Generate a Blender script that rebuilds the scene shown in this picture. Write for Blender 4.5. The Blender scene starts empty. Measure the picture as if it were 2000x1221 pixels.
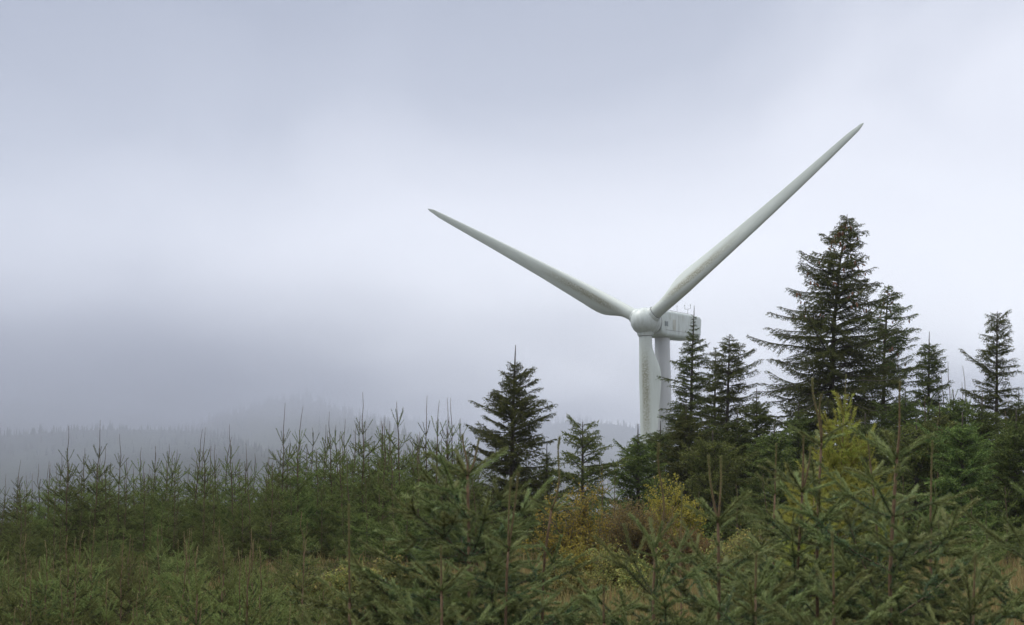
import bpy, math, random
import numpy as np
from mathutils import Matrix, Vector

SC = bpy.context.scene
COL = SC.collection
PI = math.pi
R = math.radians
F = 2778.0                      # focal length in photograph pixels (50 mm lens, 36 mm wide, 2000 px)
PITCH = R(6.87)
CAMZ = 1.7
CP, SP = math.cos(PITCH), math.sin(PITCH)

def at(px, py, d):
    """point seen at photograph pixel (px, py) whose ground distance ahead is d metres"""
    x = (px - 1000) / F; u = (610.5 - py) / F
    v = np.array([x, CP - u * SP, SP + u * CP])
    p = v * d / v[1]
    p[2] += CAMZ
    return p

# ------------------------------------------------------------------ terrain
def smooth(a, b, x):
    t = np.clip((x - a) / (b - a), 0, 1)
    return t * t * (3 - 2 * t)

RIDGES = [  # distance, half depth, tree height, [(px, py of the tree tops)]
    (1150., 260., 7., [(-900, 850), (0, 834), (100, 827), (200, 824), (350, 829), (420, 838), (500, 862), (600, 900), (760, 960), (1000, 1010), (2900, 1040)]),
    (1750., 300., 13., [(-900, 800), (0, 775), (250, 790), (380, 815), (470, 790), (540, 768), (600, 765), (660, 782), (740, 812), (840, 850), (1000, 905), (1300, 950), (2900, 990)]),
    (2350., 300., 14., [(-900, 750), (0, 742), (250, 752), (500, 772), (800, 805), (950, 826), (1050, 818), (1120, 808), (1190, 812), (1260, 826), (1400, 850), (1700, 880), (2900, 900)]),
]
def ridge_z(k, px):
    D, w, th, pts = RIDGES[k]
    py = np.interp(px, [p[0] for p in pts], [p[1] for p in pts])
    return CAMZ + (945 - py) / F * D - th * 0.9

def ground(x, y):
    x = np.asarray(x, float); y = np.asarray(y, float)
    n = 0.05 * np.sin(x * 1.3 + 0.4 * y) + 0.05 * np.sin(0.9 * y - x * 0.37) + 0.08 * np.sin(x * 0.21 + 1) * np.sin(y * 0.17)
    r = np.hypot(x, y)
    z = n - 0.05 * np.clip(-x - 5, 0, 25)
    z = z - 47 * smooth(62, 215, y + 0.15 * np.abs(x)) - 38 * smooth(215, 560, y) + np.where(r > 120, 2.5 * np.sin(x * .031 + y * .012) * np.sin(y * .023 + 1), 0)
    az = 1000 + F * x / np.maximum(y, 50)
    for k, (D, w, th, pts) in enumerate(RIDGES):
        rz = ridge_z(k, az)
        b = np.exp(-((y - D) / w) ** 2)
        h = rz + 1.5 * np.sin(x * .02 + k)
        z = np.where(y > D - 2.2 * w, np.maximum(z, -85 + (h + 85) * b), z)
    return z

# ------------------------------------------------------------------ object helpers
def link(o, parent=None):
    COL.objects.link(o)
    if parent is not None:
        o.parent = parent
    return o

def tag(o, label=None, cat=None, group=None, kind=None):
    if label: o['label'] = label
    if cat: o['category'] = cat
    if group: o['group'] = group
    if kind: o['kind'] = kind
    return o

def empty(name, loc, rz=0.0):
    o = bpy.data.objects.new(name, None)
    o.empty_display_size = 0.2
    o.location = [float(c) for c in loc]
    o.rotation_euler = (0, 0, rz)
    return link(o)

class Geo:
    """triangle soup with a material slot per face and a 'tone' per vertex"""
    def __init__(s): s.V = []; s.T = []; s.M = []; s.C = []; s.n = 0
    def add(s, V, T, m, tone=0.0):
        V = np.asarray(V, np.float32).reshape(-1, 3); T = np.asarray(T, np.int32).reshape(-1, 3)
        if len(V) == 0: return s
        s.V.append(V); s.T.append(T + s.n); s.M.append(np.full(len(T), m, np.int32))
        s.C.append(np.broadcast_to(np.asarray(tone, np.float32), (len(V),)).astype(np.float32)); s.n += len(V)
        return s
    def pack(s):
        if not s.V: return
        s.V = [np.concatenate(s.V)]; s.T = [np.concatenate(s.T)]; s.M = [np.concatenate(s.M)]; s.C = [np.concatenate(s.C)]
        return s
    def put(s, g, Mx):
        g.pack()
        if not g.V: return
        A = np.array(Mx, np.float32)
        s.V.append(g.V[0] @ A[:3, :3].T + A[:3, 3]); s.T.append(g.T[0] + s.n); s.M.append(g.M[0]); s.C.append(g.C[0]); s.n += g.n
    def mesh(s, name, mats, smooth=False):
        s.pack()
        V, T = s.V[0], s.T[0]
        me = bpy.data.meshes.new(name)
        me.vertices.add(len(V)); me.vertices.foreach_set('co', V.ravel())
        me.loops.add(len(T) * 3); me.loops.foreach_set('vertex_index', T.ravel())
        me.polygons.add(len(T)); me.polygons.foreach_set('loop_start', np.arange(0, len(T) * 3, 3, dtype=np.int32))
        me.polygons.foreach_set('material_index', s.M[0])
        if smooth: me.polygons.foreach_set('use_smooth', np.ones(len(T), bool))
        a = me.attributes.new('tone', 'FLOAT', 'POINT'); a.data.foreach_set('value', s.C[0])
        me.update(calc_edges=True)
        for m in mats: me.materials.append(m)
        return me
    def obj(s, name, mats, parent=None, smooth=False):
        return link(bpy.data.objects.new(name, s.mesh(name, mats, smooth)), parent)

def basis(a):
    """two unit vectors perpendicular to each row of a"""
    h = np.where(np.abs(a[:, 2:3]) > 0.9, np.array([[1., 0, 0]]), np.array([[0, 0, 1.]]))
    u = np.cross(h, a); u /= np.linalg.norm(u, axis=1, keepdims=True) + 1e-9
    return u, np.cross(a, u)

def add_needles(g, P0, P1, rng, per_m, ln, wd, m=0, fwd=0.75, tone=0.0, flat=0.0):
    P0 = np.asarray(P0, float); P1 = np.asarray(P1, float)
    if len(P0) == 0: return
    D = P1 - P0; L = np.linalg.norm(D, axis=1)
    n = np.maximum(1, (L * per_m + rng.random(len(L))).astype(int))
    i = np.repeat(np.arange(len(L)), n); N = len(i)
    t = rng.random(N)
    a = D / (L[:, None] + 1e-9)
    u, v = basis(a)
    ph = rng.random(N) * 2 * PI
    c, s_ = np.cos(ph)[:, None], np.sin(ph)[:, None] * (1 - flat)
    rad = u[i] * c + v[i] * s_
    d = a[i] * (fwd + 0.25 * rng.normal(size=(N, 1))) + rad
    d /= np.linalg.norm(d, axis=1, keepdims=True) + 1e-9
    p = P0[i] + D[i] * t[:, None]
    q = rng.normal(size=(N, 3)); w = np.cross(d, q); w /= np.linalg.norm(w, axis=1, keepdims=True) + 1e-9
    l = ln * (0.75 + 0.5 * rng.random((N, 1)))
    V = np.stack([p - w * wd / 2, p + w * wd / 2, p + d * l], 1).reshape(-1, 3)
    tn = np.broadcast_to(np.asarray(tone, float), (len(L),))[i]
    g.add(V, np.arange(3 * N).reshape(-1, 3), m, np.repeat(tn, 3))

def add_tubes(g, P0, P1, r0, r1, m=1, k=3):
    P0 = np.asarray(P0, float); P1 = np.asarray(P1, float); N = len(P0)
    if N == 0: return
    a = P1 - P0; a /= np.linalg.norm(a, axis=1, keepdims=True) + 1e-9
    u, v = basis(a)
    an = np.arange(k) * 2 * PI / k
    ring = u[:, None, :] * np.cos(an)[None, :, None] + v[:, None, :] * np.sin(an)[None, :, None]
    r0 = np.broadcast_to(np.asarray(r0, float), (N,)); r1 = np.broadcast_to(np.asarray(r1, float), (N,))
    V = np.concatenate([P0[:, None] + ring * r0[:, None, None], P1[:, None] + ring * r1[:, None, None]], 1).reshape(-1, 3)
    T = []
    for j in range(k):
        j2 = (j + 1) % k
        T += [[j, j2, k + j2], [j, k + j2, k + j]]
    T = (np.array(T)[None] + (np.arange(N) * 2 * k)[:, None, None]).reshape(-1, 3)
    g.add(V, T, m)

def add_stem(g, pts, rad, m=0, k=8, tone=0.0):
    """one continuous tapering tube through pts"""
    pts = np.asarray(pts, float); n = len(pts)
    rad = np.broadcast_to(np.asarray(rad, float), (n,))
    a = np.gradient(pts, axis=0); a /= np.linalg.norm(a, axis=1, keepdims=True) + 1e-9
    ref = np.array([0.0, 1.0, 0.0]) if abs(a[0, 1]) < 0.9 else np.array([1.0, 0, 0])
    u = np.cross(a, ref); u /= np.linalg.norm(u, axis=1, keepdims=True) + 1e-9
    v = np.cross(a, u)
    an = np.arange(k) * 2 * PI / k
    V = (pts[:, None] + (u[:, None] * np.cos(an)[None, :, None] + v[:, None] * np.sin(an)[None, :, None]) * rad[:, None, None]).reshape(-1, 3)
    V = np.concatenate([V, pts[:1], pts[-1:]])
    T = []
    for i in range(n - 1):
        for j in range(k):
            j2 = (j + 1) % k
            T += [[i * k + j, i * k + j2, (i + 1) * k + j2], [i * k + j, (i + 1) * k + j2, (i + 1) * k + j]]
    for j in range(k):
        j2 = (j + 1) % k
        T += [[n * k, j2, j], [n * k + 1, (n - 1) * k + j, (n - 1) * k + j2]]
    g.add(V, T, m, tone)

# ------------------------------------------------------------------ materials
def mat(name):
    m = bpy.data.materials.new(name); m.use_nodes = True
    nt = m.node_tree; b = nt.nodes['Principled BSDF']
    return m, nt, b
def N(nt, t, **kw):
    n = nt.nodes.new(t)
    for k, v in kw.items(): setattr(n, k, v)
    return n
def ramp(nt, stops, fac):
    r = N(nt, 'ShaderNodeValToRGB')
    e = r.color_ramp.elements
    while len(e) < len(stops): e.new(0.5)
    for i, (p, c) in enumerate(stops):
        e[i].position = p; e[i].color = (*c, 1)
    nt.links.new(fac, r.inputs[0])
    return r.outputs[0]

def leaf_mat(name, cols, new=None, trans=0.12, rough=0.7, treevar=0.35, spec=0.10):
    """needles or leaves: each blade its own shade out of cols; 'new' is the colour of this year's growth (tone 1)"""
    m, nt, b = mat(name)
    g = N(nt, 'ShaderNodeNewGeometry')
    k = len(cols)
    c = ramp(nt, [(i / max(1, k - 1), cc) for i, cc in enumerate(cols)], g.outputs['Random Per Island'])
    if new:
        at_ = N(nt, 'ShaderNodeAttribute', attribute_name='tone')
        mx = N(nt, 'ShaderNodeMix', data_type='RGBA')
        nt.links.new(at_.outputs['Fac'], mx.inputs['Factor']); nt.links.new(c, mx.inputs[6])
        mx.inputs[7].default_value = (*new, 1); c = mx.outputs[2]
    # patches through the crown and from tree to tree
    oi = N(nt, 'ShaderNodeObjectInfo'); tc = N(nt, 'ShaderNodeTexCoord'); nz = N(nt, 'ShaderNodeTexNoise')
    nz.inputs['Scale'].default_value = 2.2; nz.inputs['Detail'].default_value = 2
    nt.links.new(tc.outputs['Object'], nz.inputs['Vector'])
    ad = N(nt, 'ShaderNodeMath', operation='ADD'); nt.links.new(oi.outputs['Random'], ad.inputs[0]); nt.links.new(nz.outputs['Fac'], ad.inputs[1])
    mr = N(nt, 'ShaderNodeMapRange'); nt.links.new(ad.outputs[0], mr.inputs['Value'])
    mr.inputs['From Min'].default_value = 0.2; mr.inputs['From Max'].default_value = 1.6
    mr.inputs['To Min'].default_value = 1 - treevar; mr.inputs['To Max'].default_value = 1 + treevar
    hs = N(nt, 'ShaderNodeHueSaturation'); nt.links.new(c, hs.inputs['Color']); nt.links.new(mr.outputs[0], hs.inputs['Value'])
    mh = N(nt, 'ShaderNodeMapRange'); nt.links.new(oi.outputs['Random'], mh.inputs['Value'])
    mh.inputs['To Min'].default_value = 0.475; mh.inputs['To Max'].default_value = 0.52
    nt.links.new(mh.outputs[0], hs.inputs['Hue'])
    nt.links.new(hs.outputs[0], b.inputs['Base Color'])
    b.inputs['Roughness'].default_value = rough; b.inputs['Specular IOR Level'].default_value = spec
    tr = N(nt, 'ShaderNodeBsdfTranslucent'); nt.links.new(hs.outputs[0], tr.inputs['Color'])
    ms = N(nt, 'ShaderNodeMixShader'); ms.inputs[0].default_value = trans
    out = nt.nodes['Material Output']
    nt.links.new(b.outputs[0], ms.inputs[1]); nt.links.new(tr.outputs[0], ms.inputs[2]); nt.links.new(ms.outputs[0], out.inputs[0])
    return m

def bark_mat(name, c1, c2, scale=18, rough=0.85):
    m, nt, b = mat(name)
    tc = N(nt, 'ShaderNodeTexCoord'); nz = N(nt, 'ShaderNodeTexNoise'); nz.inputs['Scale'].default_value = scale; nz.inputs['Detail'].default_value = 6
    nt.links.new(tc.outputs['Object'], nz.inputs['Vector'])
    nt.links.new(ramp(nt, [(0.3, c1), (0.7, c2)], nz.outputs['Fac']), b.inputs['Base Color'])
    b.inputs['Roughness'].default_value = rough
    bp = N(nt, 'ShaderNodeBump'); bp.inputs['Strength'].default_value = 0.4; bp.inputs['Distance'].default_value = 0.004
    nt.links.new(nz.outputs['Fac'], bp.inputs['Height']); nt.links.new(bp.outputs[0], b.inputs['Normal'])
    return m

M_DARK = leaf_mat('dark_needles', [(.014, .026, .007), (.027, .042, .010), (.050, .070, .017)], new=(.105, .120, .030))
M_YOUNG = leaf_mat('young_needles', [(.012, .030, .008), (.030, .058, .014), (.056, .086, .022)], new=(.125, .155, .042), treevar=.75)  # older needles darkened to put inner crown shade into colour; lighter tips are new growth
M_FRESH = leaf_mat('fresh_needles', [(.016, .036, .008), (.034, .062, .014), (.068, .098, .024)], new=(.14, .155, .042), treevar=.4)
M_SAPL = leaf_mat('sapling_needles', [(.009, .024, .007), (.022, .046, .013), (.055, .088, .030)], new=(.150, .175, .055), treevar=.65)  # old needles likewise coloured darker for shading between the pale new shoots
M_NEAR = leaf_mat('blue_green_needles', [(.014, .036, .012), (.034, .072, .028), (.075, .122, .060), (.13, .180, .118)], new=(.180, .205, .078), rough=.5, treevar=.3)
M_LARCH = leaf_mat('larch_needles', [(.13, .17, .030), (.20, .24, .04), (.30, .28, .05)], new=(.30, .31, .07), trans=.35)
M_LEADER = leaf_mat('leader_needles', [(.075, .090, .032), (.12, .13, .05), (.19, .17, .075)], new=(.20, .19, .085))
M_SLEAD = leaf_mat('pale_leader_needles', [(.17, .15, .06), (.25, .20, .09), (.32, .26, .12)], new=(.31, .27, .13))
M_YELLOW = leaf_mat('yellow_leaves', [(.19, .18, .035), (.28, .25, .04), (.33, .27, .05), (.14, .17, .045)], trans=.4)
M_WILLOW = leaf_mat('willow_leaves', [(.12, .15, .045), (.18, .20, .06), (.25, .25, .08), (.30, .25, .07)], trans=.35)
M_RUSSET = leaf_mat('russet_leaves', [(.10, .060, .030), (.16, .090, .038), (.12, .11, .04), (.20, .14, .05)], trans=.3)
M_BARK = bark_mat('bark', (.022, .017, .013), (.060, .046, .036))
M_STEM = bark_mat('young_stem', (.050, .032, .018), (.105, .065, .035), 40)
M_ORANGE = bark_mat('orange_stem', (.075, .045, .024), (.15, .092, .048), 60)
M_TWIG = bark_mat('twig', (.045, .036, .022), (.090, .068, .042), 40)

# ------------------------------------------------------------------ branches
def sitka_branch(age, inc, rng, per_m, ln, wd, needle_w_old=0.6, up=0.10, subs=2, lat=3, lat_up=None, jit=.035, wood_r=0.0035, wood_k=3, maxdepth=2, bare=99, side_p=.55):
    """a spruce branch lying along +X with Z up; each year's growth is one increment"""
    segs = []
    def grow(p, d, incs, depth):
        n = len(incs)
        for i, L in enumerate(incs):
            a = n - i
            for s in range(subs):
                cu = (up if lat_up is None else lat_up) if depth else up * 1.2
                d = d + np.array([0, 0, cu / subs]) + rng.normal(size=3) * jit
                d /= np.linalg.norm(d)
                q = p + d * L / subs
                segs.append((p, q, a, depth)); 
                if depth < maxdepth and rng.random() < side_p and a > 1:      # small side shoots between the whorls
                    side = np.cross(d, [0, 0, 1.]); side /= np.linalg.norm(side) + 1e-9
                    sg = rng.choice([-1, 1]); an = R(rng.uniform(45, 65))
                    dd = d * math.cos(an) + side * sg * math.sin(an) + np.array([0, 0, rng.uniform(-.25, .15)])
                    grow(p + (q - p) * rng.random(), dd / np.linalg.norm(dd), [L * rng.uniform(.3, .5)] * min(a - 1, 2), maxdepth)
                p = q
            rem = incs[i + 1:]
            if rem and depth < maxdepth:
                side = np.cross(d, [0, 0, 1.]); side /= np.linalg.norm(side) + 1e-9
                for k in range(lat if depth == 0 else 2):
                    sg = 1 if k % 2 else -1
                    an = R(rng.uniform(38, 58)) if k < 2 else R(rng.uniform(20, 40))
                    sc = rng.uniform(.55, .8) if k < 2 else rng.uniform(.3, .5)
                    dd = d * math.cos(an) + side * sg * math.sin(an) + np.array([0, 0, rng.uniform(-.12, .12) - (.25 if k > 1 else 0)])
                    grow(p, dd / np.linalg.norm(dd), [x * sc for x in rem], depth + 1)
    grow(np.zeros(3), np.array([1., 0, 0]), inc, 0)
    P0 = np.array([s[0] for s in segs]); P1 = np.array([s[1] for s in segs]); A = np.array([s[2] for s in segs]); Dp = np.array([s[3] for s in segs])
    g = Geo()
    r = wood_r * (0.45 + 0.42 * (A - 1)) * np.where(Dp == 0, 1.25, 0.8)
    add_tubes(g, P0, P1, r, r * .85, 1, wood_k)
    for a in range(1, 5):
        m = (A == a) if a < 4 else ((A >= 4) & (A < bare))
        if m.any():
            dens = [1, .95, .7, .35][a - 1]
            add_needles(g, P0[m], P1[m], rng, per_m * dens, ln * (1.0 if a < 3 else .9), wd, 0, fwd=1.15 if a == 1 else .9,
                        tone=np.clip((0.85 if a == 1 else (0.22 if a == 2 else 0.0)) + rng.normal(size=m.sum()) * .15, 0, 1))
    return g.pack()

def spray_branch(L, rng, per_m=46, ln=.048, wd=.019, droop=0.22, hang=0.5, step=.085):
    """a branch of a grown spruce: bowed axis with an upturned tip and drooping sprays of branchlets"""
    g = Geo(); n = max(4, int(L / .16)); segs = []; twig = []
    p = np.zeros(3); d = np.array([1., 0, 0.0]); axis = [p]
    for i in range(n):
        t = i / n
        d = d + np.array([0, rng.normal() * .03, (-droop if t < .55 else droop * 1.9) * 1.0 / n + rng.normal() * .02])
        d /= np.linalg.norm(d); p = p + d * L / n; axis.append(p)
    axis = np.array(axis)
    s = 0.12 * L + .02; sg = 1
    while s < L:
        f = s / L * n; i = min(n - 1, int(f)); q = axis[i] + (axis[i + 1] - axis[i]) * (f - i)
        ax = axis[i + 1] - axis[i]; ax /= np.linalg.norm(ax)
        side = np.cross(ax, [0, 0, 1.]); side /= np.linalg.norm(side)
        bl = min(.85, .10 + .42 * (L - s)) * rng.uniform(.55, 1.1) * min(1, .45 + 1.6 * s / L)
        an = R(rng.uniform(40, 68))
        dd = ax * math.cos(an) + side * sg * math.sin(an); k = max(2, int(bl / .09)); pp = q
        hg = hang * rng.uniform(.5, 1.4)
        for j in range(k):
            dd = dd + np.array([0, 0, -hg / k]) + rng.normal(size=3) * .05; dd /= np.linalg.norm(dd)
            qq = pp + dd * bl / k; segs.append((pp, qq, (j + 1) / k)); twig.append((pp, qq))
            if j < k - 1 or bl < .2:
                for s2 in (-1, 1):
                    if rng.random() < .85:
                        sd = np.cross(dd, [0, 0, 1.]); sd /= np.linalg.norm(sd) + 1e-9
                        a2 = R(rng.uniform(35, 60)); l2 = rng.uniform(.05, .14) * (1 - .4 * j / k)
                        e = dd * math.cos(a2) + sd * s2 * math.sin(a2) + np.array([0, 0, rng.uniform(-.5, .05)])
                        e /= np.linalg.norm(e); segs.append((qq, qq + e * l2, 1))
            pp = qq
        s += step * rng.uniform(.5, 1.1); sg = -sg
    i0 = int(n * .3)
    for i in range(i0, n): segs.append((axis[i], axis[i + 1], 1))
    P0 = np.array([x[0] for x in segs]); P1 = np.array([x[1] for x in segs]); tn = np.array([x[2] for x in segs])
    add_needles(g, P0, P1, rng, per_m, ln, wd, 0, fwd=.9, tone=np.clip(tn * .5 + rng.normal(size=len(tn)) * .2, 0, 1))
    rr = np.linspace(1, .25, n + 1) * (.006 + .009 * L)
    add_tubes(g, axis[:-1], axis[1:], rr[:-1], rr[1:], 1, 5)
    T0 = np.array([x[0] for x in twig]); T1 = np.array([x[1] for x in twig])
    add_tubes(g, T0, T1, .0035, .0025, 1, 3)
    return g.pack()

def place(az, el, pos, sc=1.0, roll=0.0):
    return Matrix.Translation(Vector(pos)) @ Matrix.Rotation(az, 4, 'Z') @ Matrix.Rotation(-el, 4, 'Y') @ Matrix.Rotation(roll, 4, 'X') @ Matrix.Scale(sc, 4)

rng = np.random.default_rng(11)
def lib(ages, inc_of, var, **kw):
    return {a: [sitka_branch(a, inc_of(a), rng, **kw) for _ in range(var)] for a in ages}

# ------------------------------------------------------------------ plantation spruces (with leaders)
LIB_MID = lib(range(1, 7), lambda a: [(.27, .27, .23, .20, .18, .17)[a - 1]] * a if a > 1 else [.36], 4, per_m=300, ln=.025, wd=.0100, wood_r=.0030, side_p=.35)
LIB_SAP = lib(range(1, 6), lambda a: [(.20, .19, .17, .16, .15)[a - 1]] * a, 3, per_m=650, ln=.020, wd=.0050, wood_r=.0024, side_p=.3)
LIB_NEAR = lib(range(1, 7), lambda a: [(.17, .165, .15, .135, .12, .11)[a - 1]] * a, 4, side_p=.24, lat_up=-.10, jit=.055, per_m=2400, ln=.0172, wd=.0024, wood_r=.0019, wood_k=5, subs=4)

def whorl_tree(rng, internodes, libr, leader_mat, stem_r, n_wh=(4, 6), el=(56, 40, 28, 18, 10, 4, 0, -4), small=4, wig=.012, scale_b=1.0, leader_needles=(300, .015, .005), bushy=1.0):
    """returns trunk geo, crown geo.  internodes run from the leader down; the base sits at z = 0"""
    H = sum(internodes); z = H; pts = [np.array([0, 0, H])]; rad = [stem_r * .16]
    x = np.zeros(2); nodes = []
    for i, L in enumerate(internodes):
        m = 3
        for s in range(m):
            z -= L / m; x = x + rng.normal(size=2) * wig * L
            pts.append(np.array([x[0], x[1], z])); rad.append(stem_r * (.20 + .80 * ((H - z) / H) ** .9))
        nodes.append((np.array([x[0], x[1], z]), i + 1, L))
    base = pts[-1].copy(); pts = [p - np.array([base[0], base[1], 0]) * 1 for p in pts]
    trunk = Geo(); add_stem(trunk, pts[::-1], rad[::-1], 0, 7)
    off = np.array([base[0], base[1], 0])
    crown = Geo(); P = np.array(pts)
    k3 = 4
    add_needles(crown, P[1:k3], P[:k3 - 1], rng, leader_needles[0], leader_needles[1], leader_needles[2], 2, fwd=1.8, tone=.5)
    mx = max(libr)
    for (q, age, L) in nodes[:-1]:
        q = q - off
        if q[2] < .12: continue
        a = min(age, mx)
        n = rng.integers(n_wh[0], n_wh[1] + 1); az0 = rng.random() * 2 * PI
        for k in range(n):
            az = az0 + k * 2 * PI / n + rng.normal() * .2
            e = R(el[min(age - 1, len(el) - 1)] + rng.normal() * 6)
            b = libr[a][rng.integers(len(libr[a]))]
            crown.put(b, place(az, e, q + np.array([0, 0, rng.normal() * .015]), scale_b * rng.uniform(.8, 1.15) * (1 + .06 * (age - a)), rng.normal() * .25))
        for k in range(int(small * (0 if age == 1 else (.5 if age == 2 else bushy)))):      # weak branches between whorls (below this node's upper internode)
            az = rng.random() * 2 * PI; f = rng.random()
            aa = max(1, min(mx, int(age * .6)))
            if age == 1: aa = 1
            b = libr[aa][rng.integers(len(libr[aa]))]
            crown.put(b, place(az, R(rng.uniform(5, 40)), q + np.array([0, 0, f * L]), scale_b * rng.uniform(.45, .8), rng.normal() * .4))
    return trunk, crown

def copy_tree(o, loc, rz, sc, label=None, group=None):
    r = o.copy(); COL.objects.link(r)
    r.location = [float(c) for c in loc]; r.rotation_euler = (0, 0, rz); r.scale = (sc, sc, sc) if not hasattr(sc, '__len__') else sc
    if label: r['label'] = label
    if group: r['group'] = group
    for ch in o.children:
        c = ch.copy(); COL.objects.link(c); c.parent = r
        for gch in ch.children:
            d = gch.copy(); COL.objects.link(d); d.parent = c
    return r

class Kind:
    """prototypes of one kind of tree; the first placement of each uses the prototype itself"""
    def __init__(s, name, cat, variants):
        s.v = []; s.tilt = random.Random(9)
        for (trunk, crown, mats_t, mats_c, H) in variants:
            e = empty(name, (0, 0, 0)); tag(e, None, cat)
            trunk.obj('trunk', mats_t, e, True); crown.obj('crown', mats_c, e)
            s.v.append([e, H, False])
    def put(s, i, loc, rz, height, label, group=None, wide=1.0):
        rec = s.v[i % len(s.v)]; sc = height / rec[1]; scl = (sc * wide, sc * wide, sc)
        if not rec[2]:
            rec[2] = True; o = rec[0]
            o.location = [float(c) for c in loc]; o.rotation_euler = (0, 0, rz); o.scale = scl
            o['label'] = label
            if group: o['group'] = group
        else:
            o = copy_tree(rec[0], loc, rz, scl, label, group)
        o.rotation_euler = (s.tilt.gauss(0, .03), s.tilt.gauss(0, .03), rz)     # no two stand equally straight
        return o
    def drop_unused(s):
        for rec in s.v:
            if not rec[2]:
                for c in list(rec[0].children): bpy.data.objects.remove(c)
                bpy.data.objects.remove(rec[0])

rng = np.random.default_rng(5)
mid_vars = []
for i in range(10):
    ld = [.75, 1.05, .45, .95, .5, 1.0, .6, .9, .4, 1.1][i]
    inn = [ld, .52, .48, .44, .40, .36, .32, .28]
    inn = [x * rng.uniform(.85, 1.15) for x in inn]
    t, c = whorl_tree(rng, inn, LIB_MID, M_LEADER, .024, bushy=1.0, n_wh=(4, 5), scale_b=1.12, wig=.022)
    mid_vars.append((t, c, [M_STEM], [M_YOUNG, M_STEM, M_LEADER], sum(inn)))
YOUNG = Kind('young_spruce', 'spruce tree', mid_vars)
sap_vars = []
for i in range(8):
    inn = [rng.uniform(.30, .66), .26, .24, .22, .20, .16]
    inn = [x * rng.uniform(.85, 1.15) for x in inn]
    t, c = whorl_tree(rng, inn, LIB_SAP, M_LEADER, .013, small=2.5, wig=.03, leader_needles=(900, .015, .0035))
    sap_vars.append((t, c, [M_ORANGE], [M_SAPL, M_STEM, M_SLEAD], sum(inn)))
SAP = Kind('spruce_sapling', 'spruce sapling', sap_vars)

def tree_at(kind, i, px, py, d, label, group=None, wide=1.0, rz=None, r=random.Random(3)):
    top = at(px, py, d); gz = float(ground(top[0], top[1])) - .03
    return kind.put(i, (top[0], top[1], gz), r.uniform(0, 6.28) if rz is None else rz, top[2] - gz, label, group, wide)

rd = random.Random(21)
# hand placed spires on the left skyline: (px, py of tip, distance, label)
SKY = [
    (45, 898, 36, 'young spruce with bent upturned arms at the far left end of the skyline'),
    (140, 832, 33, 'young spruce with two long arms curving up in a fork below its leader, left skyline'),
    (186, 820, 33, 'tall thin young spruce with short flat arms, topping the left end of the plantation'),
    (235, 848, 35, 'young spruce with bare pale leader next right of the two tall left skyline spires'),
    (378, 838, 36, 'thin-leadered young spruce, left of a close pair below the dark misty ridge end'),
    (402, 835, 35, 'thin-leadered young spruce, right of a close pair below the dark misty ridge end'),
    (462, 828, 34, 'dark narrow young spruce with long needle-like leader standing alone in the skyline dip'),
    (559, 787, 33, 'tall young spruce with long bare leader, left of the twin spires against the fog'),
    (591, 793, 33, 'tall young spruce with V-shaped arms, right of the twin spires against the fog'),
    (658, 804, 34, 'young spruce with rusty leader just right of the twin spires'),
    (714, 765, 34, 'highest young spruce of the plantation, dense crown under one long straight leader'),
    (786, 785, 35, 'bushy dark young spruce with short leader between highest spire and conical spruce'),
    (835, 773, 36, 'young spruce with steep forked top arms near the conical spruce'),
    (853, 783, 35, 'slim young spruce with straight leader right beside the fork-topped one'),
    (872, 777, 36, 'young spruce with swept arms, next to last spire before the conical spruce'),
    (886, 777, 37, 'last thin young spruce spire touching the left arms of the conical spruce'),
    (752, 812, 36, 'short young spruce with plain leader in the gap right of the highest spire'),
    (296, 872, 37, 'young spruce with clustered pale leaders in the middle of the left skyline'),
    (327, 868, 36, 'young spruce with a rusty leader rising before the left misty hillside'),
]
used = []
for i, (px, py, d, lb) in enumerate(SKY):
    tree_at(YOUNG, [1, 3, 9, 1, 7, 5, 3, 9, 1, 5, 9, 2, 3, 0, 5, 3, 7, 0, 4][i], px, py, d, lb, 'young spruces of the left plantation', wide=.95)
    used.append((at(px, py, d)[0], d))
def skyline(px):
    return np.interp(px, [-300, 0, 100, 200, 300, 450, 560, 700, 800, 900, 1000, 1150, 1300], [960, 935, 915, 893, 890, 878, 862, 838, 828, 838, 880, 930, 950])
n_y = 0
for row in range(9):
    d = 29 + row * 2.1
    step = .60 + .008 * row
    x = -0.40 * d - 1.2
    while x < (0.025 * d if row > 1 else -.01 * d):
        xx = x + rd.uniform(-.3, .3); dd = d + rd.uniform(-.8, .8); x += step * rd.uniform(.8, 1.25)
        px = 1000 + F * xx / dd
        if any(abs(xx - u[0]) < .35 and abs(dd - u[1]) < .5 for u in used): continue
        if 930 < px < 1080 and 33 < dd < 40: continue
        py = skyline(px) - 26 + (rd.uniform(0, 75) if row > 3 else rd.uniform(10, 120) + (3 - row) * 16)
        zone = 'left end' if px < 330 else ('middle' if px < 660 else 'right end')
        belt = 'front edge' if row < 3 else ('inner rows' if row < 6 else 'back rows')
        tree_at(YOUNG, rd.randrange(10), px, py, dd, 'crowded young spruce in the %s of the left plantation, %s' % (belt, zone),
                'young spruces of the left plantation, %s, %s' % (belt, zone), wide=rd.uniform(.92, 1.22))
        n_y += 1
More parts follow.
